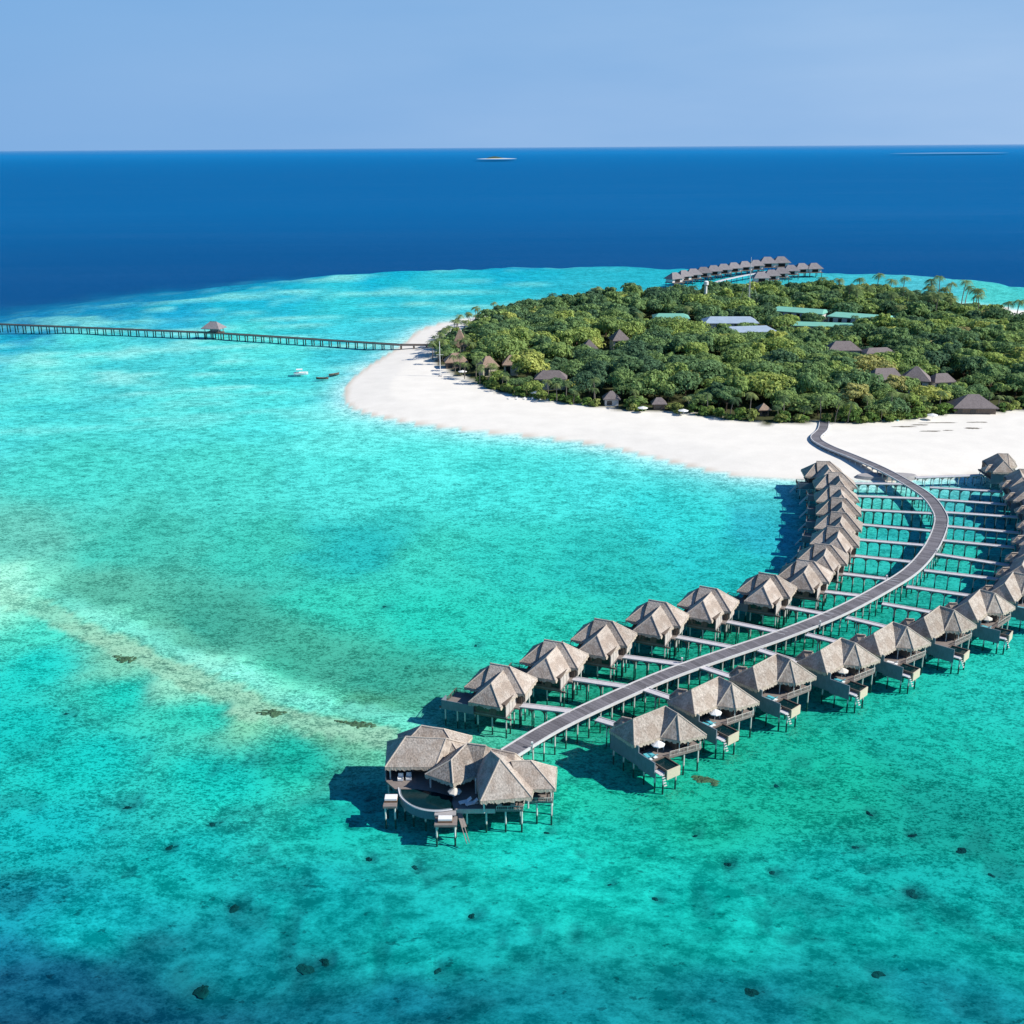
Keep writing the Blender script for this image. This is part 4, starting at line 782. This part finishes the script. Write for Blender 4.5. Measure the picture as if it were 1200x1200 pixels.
# ------------------------------------------------------------------ buildings on the island
EXC = []     # clearings: (x, y, half width, depth toward the camera, max tree height)
def hip(parent, w_, d_, z0, z1, rl, mat, thick=.3, ox=0, oy=0):
    e = [(ox-w_/2, oy-d_/2, z0), (ox+w_/2, oy-d_/2, z0), (ox+w_/2, oy+d_/2, z0), (ox-w_/2, oy+d_/2, z0)]; a, b_ = (ox-rl/2, oy, z1), (ox+rl/2, oy, z1)
    if rl < .2: return add_roof(parent, [[e[0], e[1], a], [e[1], e[2], a], [e[2], e[3], a], [e[3], e[0], a]], [], mat, mat, thick, fr=False)
    return add_roof(parent, [[e[0], e[1], b_, a], [e[1], e[2], b_], [e[2], e[3], a, b_], [e[3], e[0], a]], [], mat, mat, thick, fr=False)
def house(name, x, y, rz, w_, d_, z0, z1, rl, mat, label, cat, wall='whitewall', ex=True, dep=42, hmax=5.0, kids=1):
    r = tag(empty(name, (x, y, 1.3), R(rz)), label, cat)
    hip(r, w_, d_, z0-1.3, z1-1.3, rl, mat)
    obj('wall', MB().box(-w_/2+.8, -d_/2+.8, 0, w_/2-.8, d_/2-.8, z0-1.3), M[wall], r)
    for k in range(max(1, int(w_/6))):
        xx = -w_/2+1.6+k*5; obj('window', MB().box(xx, -d_/2+.7, .6, xx+2, -d_/2+.81, z0-2.1), M['glass'], r)
    if ex: EXC.append((x, y, w_/2+2.5, dep, hmax if hmax < 3 else z0-.3, d_/2+3))
    return r
house('green_roofed_hall', 92, 634, -4, 21, 15, 6.5, 8.5, 14, 'greenroof', 'green metal roofed shed left of the grey roofs among the trees', 'building')
for k, (x, y, w_, d_, zz, lb) in enumerate(((170, 648, 32, 20, 7.8, 'large pale green roof on the left of the clearing'), (199, 626, 34, 20, 7.4, 'large pale green roof on the right of the clearing'), (172, 607, 34, 13, 5.6, 'lower green canopy in front of the large green roofs'))):
    house('green_roofed_hall', x, y, -32 if k < 2 else -14, w_, d_, zz, zz+1.4, w_-5, 'greenroof', lb, 'building', dep=45, hmax=4.4)
house('service_building', 122, 613, -3, 30, 16, 7.0, 9.6, 22, 'metalroof', 'upper grey metal roofed service building in the middle of the island', 'building', dep=30, hmax=4)
house('service_building', 126, 584, 8, 28, 14, 6.6, 8.8, 20, 'metalroof', 'lower grey metal roofed service building nearer the camera', 'building', dep=45, hmax=5)
house('utility_shed', 100, 598, 20, 7, 6, 5, 6.5, 4, 'whitewall', 'small white shed left of the grey service roofs', 'shed', dep=25)
house('utility_shed', 106, 586, -10, 8, 5, 4.5, 5.6, 4, 'greenroof', 'small green roofed shed below the white shed', 'shed', dep=25)
house('thatched_hut', 55, 556, 10, 9.5, 9.5, 7.0, 12.0, .1, 'tileroof', 'pointed grey thatched hut in the left half of the forest', 'hut', dep=36, hmax=6.5)
house('thatched_hut', 38, 532, 5, 8, 8, 7.0, 11.0, .1, 'tileroof', 'small pointed grey hut left of the taller pointed hut', 'hut', dep=30, hmax=6)
house('thatched_hut', 0, 494, 0, 8, 7, 6.5, 10.4, 1.5, 'brownroof', 'brown pointed hut roof, right one of the brown pair near the left beach', 'hut', 'cream', dep=34, hmax=5)
house('thatched_hut', -10.5, 493, 20, 8.5, 8, 6.0, 10.2, 2, 'brownroof', 'brown pointed hut roof, left one of the brown pair near the left beach', 'hut', 'cream', dep=34, hmax=5)
house('tall_thatched_pavilion', -25.5, 548, 0, 8, 8, 5.5, 14.5, .1, 'brownroof', 'tall steep brown thatched pavilion at the left tip of the forest', 'pavilion', 'cream', dep=30, hmax=4.5)
house('beach_bar', -26, 512, 8, 11, 8, 4.6, 8.4, 3, 'brownroof', 'low brown thatched beach bar at the left tip of the forest', 'pavilion', 'timber', dep=30, hmax=3)
house('thatched_hut', 17, 464, -4, 14, 9, 6.2, 9.2, 7, 'tileroof', 'long grey thatched roof behind the beach trees', 'hut', dep=22, hmax=6)
house('thatched_house', 156, 453, 6, 14, 10, 7.0, 11.4, 8, 'tileroof', 'dark slate roofed house, left one of the group in the right forest', 'house', dep=32, hmax=5.5)
house('thatched_house', 168, 450, -20, 12, 10, 7.4, 12.6, 1, 'tileroof', 'dark pointed slate roofed house, middle one of the group in the right forest', 'house', dep=32, hmax=5.5)
house('thatched_house', 179, 451, 10, 10, 8, 6.4, 9.4, 5, 'tileroof', 'small slate roofed house, right one of the group in the right forest', 'house', dep=28, hmax=5.5)
house('beach_house', 178, 415, -4, 17, 10, 4.0, 8.4, 4, 'tileroof', 'wide grey thatched beach house at the forest edge on the right', 'house', 'timber', dep=14, hmax=2.2)
house('thatched_hut', 158, 521, 0, 16, 10, 7.5, 11.2, 7, 'tileroof', 'dark grey domed thatched roof below the green roofs', 'hut', dep=38, hmax=6)
house('thatched_hut', 173, 515, 8, 15, 8, 7.0, 9.0, 9, 'tileroof', 'low dark bluish roof right of the domed thatched roof', 'hut', dep=36, hmax=6)
house('beach_hut', 40, 431, 0, 7, 6, 4.4, 7.2, 1, 'tileroof', 'small grey beach hut with white front at the forest edge', 'hut', dep=20, hmax=1.5)
house('beach_hut', 96.5, 411, 5, 5, 4.5, 4.2, 6.4, .1, 'brownroof', 'small brown beach hut beside the walkway start', 'hut', 'timber', dep=14, hmax=1.5)
house('beach_hut', 58, 423, 0, 6, 5, 4.0, 6.2, 2, 'tileroof', 'tiny low beach hut right of the white fronted hut', 'hut', 'timber', dep=14, hmax=1.5)
ms = tag(empty('radio_mast', (147, 684, 1)), 'tall thin white radio mast rising from the middle of the forest', 'mast')
obj('pole', MB().tube([(0, 0, 0), (0, 0, 34)], [.3, .16], 6), M['steel'], ms); obj('base', MB().box(-1, -1, 0, 1, 1, .8), M['rock'], ms)
for k in range(4):
    a_ = k*math.pi/2; obj('guy_wire', MB().tube([(0, 0, 26), (8*math.cos(a_), 8*math.sin(a_), 0)], .04, 4), M['steel'], ms)
tw = tag(empty('water_tower', (123, 700, 1)), 'slim white tower left of the radio mast', 'tower')
obj('shaft', MB().tube([(0, 0, 0), (0, 0, 15)], [1.0, .8], 8), M['white'], tw); obj('tank', MB().tube([(0, 0, 15), (0, 0, 15.6), (0, 0, 17.6), (0, 0, 18)], [.9, 1.5, 1.5, .8], 10), M['white'], tw)
fp = tag(empty('flagpole', (-32, 491, 1.3)), 'white flagpole standing on the sand at the left tip of the forest', 'flagpole')
obj('pole', MB().tube([(0, 0, 0), (0, 0, 16)], [.2, .12], 6), M['white'], fp); obj('yardarm', MB().tube([(-1.6, 0, 10), (1.6, 0, 10)], .08, 5), M['white'], fp); obj('base', MB().box(-.8, -.8, -.3, .8, .8, .4), M['rock'], fp)

# ------------------------------------------------------------------ beach things
for k, (x, y) in enumerate(((51, 417), (66, 412), (10, 446), (158, 402), (-22, 492))):
    tag(make_umbrella((x, y, 1.4), 2.6, 2.0, 'white'), ['white parasol left of the palms at the middle of the beach', 'white parasol in front of the palms at the middle of the beach', 'white parasol at the left part of the forest edge', 'white parasol under the trees right of the walkway', 'white parasol at the left tip of the forest'][k], 'parasol', 'white parasols along the beach')
for k in range(5):
    tag(make_lounger((134.5+k*2.6, 401.5-.1*k, 1.42), R(-120), 'turq'), f'pale turquoise beach lounger right of the walkway, {ORD[k+1]} from the left', 'sun lounger', 'beach loungers right of the walkway')
for k in range(6):
    tag(make_lounger((-1+k*3.2, 443-.5*k, 1.42), R(-100), 'white'), f'white beach lounger in front of the forest, {ORD[k+1]} from the left', 'sun lounger', 'white beach loungers at the left')
for k, (x, y, lx, ly) in enumerate(((144, 392, 5.5, 1.2), (150.5, 394.5, 4.5, 1.0), (151, 385, 5, 1.0), (168, 389, 4.0, 1.6), (160, 397.5, 9, .9), (174, 398, 5, 1.0), (158, 386, 2.5, .7))):
    mb = MB(); K = 26; c0 = len(mb.v); mb.v.append((0, 0, .16))
    for j in range(K):
        t_ = 2*math.pi*j/K; q = .55+.6*rnd.random(); mb.v.append((lx*math.cos(t_)*q, ly*math.sin(t_)*q, -.02))
    for j in range(K): mb.f.append((0, 1+j, 1+(j+1) % K))
    o = obj('seaweed_patch', mb, M['weed']); o.location = (x, y, 1.5)
    tag(o, ['dark streak of dried seaweed on the sand left of the others', 'dark streak of seaweed behind the leftmost one', 'thin seaweed streak closest to the water', 'thick short seaweed streak right of the middle', 'longest thin seaweed streak near the trees', 'seaweed streak farthest right near the trees', 'smallest seaweed streak in the middle of the sand'][k], 'seaweed', 'seaweed streaks on the right beach')
def lump(sx, sy, sz, seed, name='c'):
    r2 = random.Random(seed); mb = MB(); K, Q = 14, 6
    ph = [r2.uniform(0, 6.28) for _ in range(5)]
    for q in range(Q+1):
        f_ = q/Q*math.pi/2
        for k in range(K):
            t_ = 2*math.pi*k/K; j_ = 1+.22*math.sin(2*t_+ph[0])+.16*math.sin(3*t_+ph[1])+.12*math.sin(5*t_+ph[2]+q)+.12*r2.uniform(-1, 1)
            mb.v.append((sx*math.cos(t_)*math.cos(f_)*j_, sy*math.sin(t_)*math.cos(f_)*j_, sz*math.sin(f_)*(1+.2*r2.uniform(-1, 1))))
    for q in range(Q):
        for k in range(K): mb.f.append((q*K+k, q*K+(k+1) % K, (q+1)*K+(k+1) % K, (q+1)*K+k))
    return mb.mesh(name)
cms = [lump(1, 1, 1, s, 'coral_head') for s in range(5)]
for i, (x, y, a_, c_) in enumerate(CH):
    o = obj('coral_head', cms[i % 5], M['coral']); zb = bed(np.array([[float(x)]]), np.array([[float(y)]]))[1][0, 0]
    o.location = (x, y, float(zb)-.1); o.scale = (a_*.8, c_*1.1, .22); o.rotation_euler.z = rnd.uniform(0, 6)
    tag(o, 'dark round coral head under the turquoise foreground water', 'coral', 'dark coral heads on the seabed')
# exposed reef rocks on the sand bank
for k, (x, y, sx, sy, lb) in enumerate(((-45.5, 184.5, 3.0, 1.3, 'brown rocky reef patch in the middle of the pale sand bank'), (-29.5, 180, 3.6, 1.1, 'brown rocky reef patch at the right end of the pale sand bank'), (-80.5, 208, 2.6, 1.6, 'pale brown rubble strip at the left end of the sand bank'), (32.5, 161.5, 2.4, 1.0, 'small brown reef patch beside the first right row villa'))):
    mb = MB()
    for q in range(46):
        l_ = lump(.28+.4*rnd.random(), .2+.35*rnd.random(), .12+.16*rnd.random(), q+k*31); ox, oy = rnd.gauss(0, sx*.42), rnd.gauss(0, sy*.42); n = len(mb.v)
        mb.v += [(v.co.x+ox, v.co.y+oy-ox*.3, v.co.z) for v in l_.vertices]; mb.f += [tuple(n+i for i in p.vertices) for p in l_.polygons]; bpy.data.meshes.remove(l_)
    o = obj('reef_rocks', mb, M['bankrock']); zb = float(bed(np.array([[float(x)]]), np.array([[float(y)]]))[1][0, 0]); o.location = (x, y, zb-.05); tag(o, lb, 'rocks')

# ------------------------------------------------------------------ vegetation
def quads_mesh(name, C, Nn, Sz, seed, tone=None):
    """leaf clumps: one small bent quad per point"""
    r_ = np.random.RandomState(seed); n = len(C)
    Nn = Nn+r_.normal(0, .28, Nn.shape); Nn /= np.linalg.norm(Nn, axis=1)[:, None]+1e-9
    T = np.cross(Nn, r_.normal(0, 1, Nn.shape)); T /= np.linalg.norm(T, axis=1)[:, None]+1e-9; B = np.cross(Nn, T)
    s = (Sz*(.6+.8*r_.rand(n)))[:, None]; k = .55+.5*r_.rand(n)[:, None]
    V = np.stack([C-T*s, C-B*s*k, C+T*s, C+B*s*k], 1).reshape(-1, 3)
    me = bpy.data.meshes.new(name); me.vertices.add(4*n); me.vertices.foreach_set('co', V.astype(np.float32).ravel())
    me.loops.add(4*n); me.loops.foreach_set('vertex_index', np.arange(4*n, dtype=np.int32)); me.polygons.add(n)
    me.polygons.foreach_set('loop_start', np.arange(0, 4*n, 4, dtype=np.int32))
    if tone is not None:
        a = me.attributes.new('tone', 'FLOAT', 'FACE'); a.data.foreach_set('value', tone.astype(np.float32))
    me.update(calc_edges=True); return me
def crown(seed, n, rx=4.6, h0=3.2, h1=9.5, nl=9, leaf=.36):
    r_ = np.random.RandomState(seed); C = []; Nv = []
    cz = (h0+h1)/2; lobes = [(0, 0, cz+.8, rx*.5)]
    for i in range(nl):
        a_ = 2*math.pi*i/nl+r_.uniform(-.3, .3); d_ = rx*r_.uniform(.25, .74); lobes.append((d_*math.cos(a_), d_*math.sin(a_), cz+r_.uniform(-1.6, 1.4), rx*r_.uniform(.20, .40)))
    for i in range(nl//2): lobes.append((r_.uniform(-.4, .4)*rx, r_.uniform(-.4, .4)*rx, h1-r_.uniform(1.3, 2.4), rx*r_.uniform(.18, .32)))
    tot = sum(l[3]**2 for l in lobes)
    for (x, y, z, r) in lobes:
        m_ = int(n*r*r/tot); u = r_.normal(0, 1, (m_, 3)); u /= np.linalg.norm(u, axis=1)[:, None]; u[:, 2] = np.where(u[:, 2] < -.35, -u[:, 2], u[:, 2])
        rr = r*(.90+.16*r_.rand(m_))[:, None]*(1+.13*np.sin(u[:, :1]*7+x)*np.cos(u[:, 1:2]*6+y))
        C.append(np.array([x, y, z])+u*rr*np.array([1, 1, .72])); Nv.append(u)
    return np.vstack(C), np.vstack(Nv)
NT = 8
TC = [crown(100+i, 2300, h0=2.2, rx=[7.0, 7.8, 5.6, 8.6, 6.4, 7.4, 5.0, 7.6][i], h1=[9.5, 9, 10, 8.6, 10.5, 9.4, 10, 9.8][i], nl=[12, 15, 8, 17, 10, 13, 7, 12][i]) for i in range(NT)]
tree_me = [quads_mesh('crown', C, Nn, .38, i) for i, (C, Nn) in enumerate(TC)]
def trunk_mesh(seed, H=5.5):
    r_ = random.Random(seed); mb = MB(); mb.tube([(0, 0, -.3), (.2, .1, H*.5), (.1, -.1, H)], [.38, .28, .16], 7)
    for k in range(5):
        a_ = k*1.26+r_.uniform(-.3, .3); z0 = H*r_.uniform(.4, .7); mb.tube([(.1, 0, z0), (1.4*math.cos(a_), 1.4*math.sin(a_), z0+1.3), (2.6*math.cos(a_), 2.6*math.sin(a_), z0+2.3)], [.16, .11, .05], 5)
    me = mb.mesh('trunk'); me.materials.append(M['bark']); return me
trunk_me = [trunk_mesh(i) for i in range(3)]
for me in tree_me: me.materials.append(M['leaf'])
# positions
pts = []
xs = np.arange(-60, 330, 9.4)
for j, yy in enumerate(np.arange(390, 800, 8.6)):
    for xx in xs:
        pts.append((xx+(4.7 if j % 2 else 0)+rnd.uniform(-3.8, 3.8), yy+rnd.uniform(-3.8, 3.8)))
pts = np.array(pts); dd = sdist(pts[:, 0], pts[:, 1], vegP); keep = dd > 3.2
pts = pts[keep]; dd = dd[keep]
trees = []
for (x, y), d_ in zip(pts, dd):
    azm = x/y
    if not (-.1 < azm < .52): continue
    hmax = 99; skip = False
    for (ex, ey, hw, dp_, hm, hd) in EXC:
        # tree in front of the building along the view over the canopy
        fx = ex*y/ey
        if abs(x-ex) < hw+2 and abs(y-ey) < hd+2.5: skip = True
        if abs(x-fx) < hw+1 and ey-dp_ < y < ey: hmax = min(hmax, hm+(.15*max(0, ey-hd-y-3) if hm > 3 else 0))
    if skip: continue
    h = (rnd.uniform(.62, 1.05) if rnd.random() < .5 else rnd.uniform(.95, 1.45))*(.60+.40*float(sstep(2, 24, d_)))
    if x > 120 and y > 560: h *= .92
    h = min(h, hmax/9.5) if rnd.random() > .22 else min(h, hmax/9.5*1.3)
    tone = float(np.clip(vnoise(np.array([x]), np.array([y]), 32, 3)[0]*.6+rnd.uniform(-.25, .5)-(.12 if y > 600 else 0), 0, .93))
    if rnd.random() < .035: tone = rnd.uniform(.9, 1.0)
    trees.append((y, x, h, tone))
trees.sort()
near, farr = trees[:300], trees[300:]
tr0 = None
for i, (y, x, h, tone) in enumerate(near):
    r = empty('broadleaf_tree', (x, y, 1.3), rnd.uniform(0, 6.28)); sc = (.35+.65*h)*rnd.uniform(.85, 1.3); r.scale = (sc, sc, h)
    c = obj('crown', tree_me[i % NT], None, r); obj('trunk', trunk_me[i % 3], None, r)
    
    c.color = (tone, tone, tone, 1)
    q_ = x/y; zone = 'at the left tip of' if q_ < .03 else ('in the left part of' if q_ < .11 else ('left of centre in' if q_ < .19 else ('behind the walkway start in' if q_ < .29 else ('right of the walkway in' if q_ < .37 else 'at the right edge of'))))
    dv = float(sdist(np.array([x]), np.array([y]), vegP)[0]); rank = 'along the beach front' if dv < 7 and y < 480 else ('in the second rank' if dv < 18 and y < 500 else ('deep inside' if y > 455 else 'in the middle ranks'))
    hue = 'dark green' if tone < .25 else ('mid green' if tone < .5 else ('fresh green' if tone < .72 else ('yellow green' if tone < .955 else 'brownish')))
    kind = 'low' if h < .72 else ('tall' if h > 1.12 else 'rounded')
    tag(r, f'{kind} {hue} broadleaf tree {rank}, {zone} the forest', 'tree', f'{kind} {hue} trees {rank} {zone} the forest')
Cs, Ns, Ss, Tn = [], [], [], []
for i, (y, x, h, tone) in enumerate(farr):
    C, Nn = TC[i % NT]; kk = nr.rand(len(C)) < (.62 if y < 620 else .48); C = C[kk]; Nn = Nn[kk]; a_ = nr.rand()*6.28; wv = .85+.45*nr.rand(); ca, sa = math.cos(a_), math.sin(a_)
    Rm = np.array([[ca, -sa, 0], [sa, ca, 0], [0, 0, 1]]); Cs.append((C@Rm.T)*np.array([(.35+.65*h)*wv, (.35+.65*h)*wv, h])+np.array([x, y, 1.3])); Ns.append(Nn@Rm.T); Ss.append(np.full(len(C), .52 if y < 620 else .62)); Tn.append(np.full(len(C), tone))
fm = quads_mesh('forest', np.vstack(Cs), np.vstack(Ns), np.concatenate(Ss), 77, np.concatenate(Tn)); fm.materials.append(M['leafattr'])
tag(obj('forest', fm, None), 'dense green forest covering the far half of the island', 'forest', kind='stuff')
tm = MB()
for (y, x, h, tone) in farr: tm.tube([(x, y, 1), (x+.2, y, 1+5*h)], [.35, .2], 4)
tag(obj('forest_trunks', tm, M['bark']), 'brown trunks standing inside the far forest', 'forest', kind='stuff')

# palms
def palm_parts(seed, H=9.0, lean=1.2, nf=15, L0=3.6):
    r_ = random.Random(seed); t_ = MB(); la = r_.uniform(0, 6.28); lx, ly = lean*math.cos(la), lean*math.sin(la)
    t_.tube([(0, 0, -.3), (lx*.15, ly*.15, H*.35), (lx*.5, ly*.5, H*.7), (lx, ly, H)], [.26, .2, .17, .15], 7)
    f_ = MB()
    for k in range(nf):
        a_ = 2*math.pi*k/nf+r_.uniform(-.2, .2); up = r_.uniform(-.1, .9); Ln = L0*r_.uniform(.85, 1.15); prev = Vector((lx, ly, H)); dirz = up; K = 7; pts_ = [prev]
        for s_ in range(K):
            d = Vector((math.cos(a_), math.sin(a_), dirz)).normalized()*Ln/K; prev = prev+d; pts_.append(prev); dirz -= .34
        side = Vector((-math.sin(a_), math.cos(a_), 0))
        for s_ in range(K):
            p0, p1 = pts_[s_], pts_[s_+1]; wd_ = 1.0*math.sin(math.pi*min(.95, (s_+1.0)/(K+.6)))+.12
            for sg in (-1, 1):
                for q in (0, .5):
                    b0 = p0.lerp(p1, q); b1 = p0.lerp(p1, q+.36); tip = b1+side*sg*wd_+(p1-p0)*.7+Vector((0, 0, -.34*wd_-.05))
                    f_.poly([b0, b1, tip])
    return t_.mesh('trunk'), f_.mesh('fronds')
PM = [palm_parts(i, [8.5, 9.5, 7.5, 10.5, 9.0][i], [1.2, .6, 1.6, 1.0, 2.2][i]) for i in range(5)]
for a, b_ in PM: a.materials.append(M['palmbark']); b_.materials.append(M['palmleaf'])
leanp = palm_parts(41, 15, 7.5); leanp[0].materials.append(M['palmbark']); leanp[1].materials.append(M['palmleaf'])
PP_ = []
def beach_zone(x):
    for lim, t_ in ((-24, 'beside the flagpole'), (-6, 'below the brown hut pair'), (8, 'right of the brown hut pair'), (26, 'in front of the long grey roof'), (38, 'left of the white fronted hut'), (52, 'right of the white fronted hut'), (66, 'between the two middle beach parasols'), (80, 'right of the middle beach parasols'), (95, 'left of the small brown hut'), (112, 'just left of the walkway start'), (128, 'just right of the walkway start'), (148, 'behind the turquoise loungers'), (166, 'left of the wide beach house'), (190, 'beside the wide beach house')):
        if x < lim: return t_
    return 'at the right edge of the beach'
vp = [(p.x, p.y) for p in VEGP]
for i, p in enumerate(vp):
    q = vp[(i+1) % len(vp)]; l = math.dist(p, q); front = p[1] < 470 and p[0] < 200; left = p[0] < 10
    if not (front or left): continue
    n = max(1, int(l/(4.2 if p[0] < 100 else 8)))
    for k in range(n):
        t_ = (k+rnd.random())/n; PP_.append((p[0]+(q[0]-p[0])*t_+rnd.uniform(-2, 3), p[1]+(q[1]-p[1])*t_+rnd.uniform(0, 6), rnd.uniform(.6, 1.0), 'edge'))
for k in range(48): PP_.append((rnd.uniform(205, 295), rnd.uniform(625, 750), rnd.uniform(1.35, 1.65), 'back'))
for k in range(16): PP_.append((rnd.uniform(0, 150), rnd.uniform(600, 730), rnd.uniform(1.0, 1.25), 'backl'))
for k in range(10): PP_.append((rnd.uniform(-34, -16), rnd.uniform(515, 560), rnd.uniform(.8, 1.2), 'tip'))
for k in range(14): PP_.append((rnd.uniform(150, 200), rnd.uniform(560, 600), rnd.uniform(.7, .95), 'mid'))
for k in range(8): PP_.append((rnd.uniform(85, 110), rnd.uniform(560, 600), rnd.uniform(.8, 1.0), 'mid'))
for i, (x, y, h, w) in enumerate(PP_):
    if any(abs(x-ex) < hw*.8 and abs(y-ey) < hw*.7 for ex, ey, hw, _, _, _ in EXC): continue
    if w == 'edge' and any(abs(x-ex*y/ey) < hw*.8 and ey-dp_ < y < ey and hm < 4 for ex, ey, hw, dp_, hm, _ in EXC): continue
    r = empty('coconut_palm', (x, y, 1.3), rnd.uniform(0, 6.28)); r.scale = (h, h, h)
    a, b_ = PM[i % 5]; obj('trunk', a, None, r); obj('fronds', b_, None, r).color = (rnd.random(),)*3+(1,)
    sz = 'short' if h < .66 else ('medium' if h < .8 else 'tall'); lt_ = [c_ for c_ in r.children if c_.name.startswith('fronds')][0].color[0]; hue = 'dark green' if lt_ < .35 else ('green' if lt_ < .7 else 'yellowish'); wh = beach_zone(x)
    lb = {'edge': (f'{sz} {hue} coconut palm at the forest edge {wh}', f'{sz} {hue} palms {wh}'), 'back': (f'tall {hue} coconut palm above the canopy at the far right of the island', f'tall {hue} palms at the far right'), 'backl': (f'tall {hue} coconut palm poking above the far left canopy', f'tall {hue} palms at the far left'), 'tip': (f'{hue} coconut palm at the left tip beside the tall pavilion', f'{hue} palms at the left tip'), 'mid': (f'{hue} coconut palm beside the metal roofed buildings', f'{hue} palms beside the buildings')}[w]
    tag(r, lb[0], 'palm', lb[1])
r = tag(empty('coconut_palm', (-25, 565, 1.3), R(150)), 'single tall palm leaning left over the beach at the left tip', 'palm'); obj('trunk', leanp[0], None, r); obj('fronds', leanp[1], None, r)
# beach shrubs
SC = [crown(300+i, 330, rx=2.2, h0=.3, h1=2.6, nl=7, leaf=.3) for i in range(4)]
sm = [quads_mesh('foliage', C*np.array([1, 1, .9]), Nn, .34, 60+i) for i, (C, Nn) in enumerate(SC)]
for me in sm: me.materials.append(M['shrubleaf'])
nsh = 0
for i, p in enumerate(vp):
    q = vp[(i+1) % len(vp)]; l = math.dist(p, q)
    if not (p[1] < 475 and p[0] < 225): continue
    n = max(1, int(l/1.9))
    for k in range(n):
        t_ = (k+rnd.random())/n; x = p[0]+(q[0]-p[0])*t_+rnd.uniform(-1, 1); y = p[1]+(q[1]-p[1])*t_+rnd.uniform(-.5, 5.0)
        if abs(x-113) < 3: continue
        if any(abs(x-ex*y/ey) < hw*.75 and ey-dp_ < y < ey+4 and hm < 4 for ex, ey, hw, dp_, hm, _ in EXC): continue
        s_ = rnd.uniform(.65, 1.45)*(1.0 if x < 90 else 1.15); r = obj('beach_shrub', sm[nsh % 4], None); r.location = (x, y, 1.35); r.scale = (s_, s_, s_*rnd.uniform(.8, 1.1)); r.rotation_euler.z = rnd.uniform(0, 6); r.color = (rnd.random(),)*3+(1,); nsh += 1
        sz = 'small' if s_ < .9 else ('mid sized' if s_ < 1.2 else 'large'); hue = 'dark green' if r.color[0] < .35 else ('green' if r.color[0] < .7 else 'bright green')
        tag(r, f'{sz} {hue} shrub at the forest edge {beach_zone(x)}', 'shrub', f'{sz} {hue} shrubs {beach_zone(x)}')
print('near', len(near), 'far', len(farr), 'palms', len(PP_), 'shrubs', nsh)
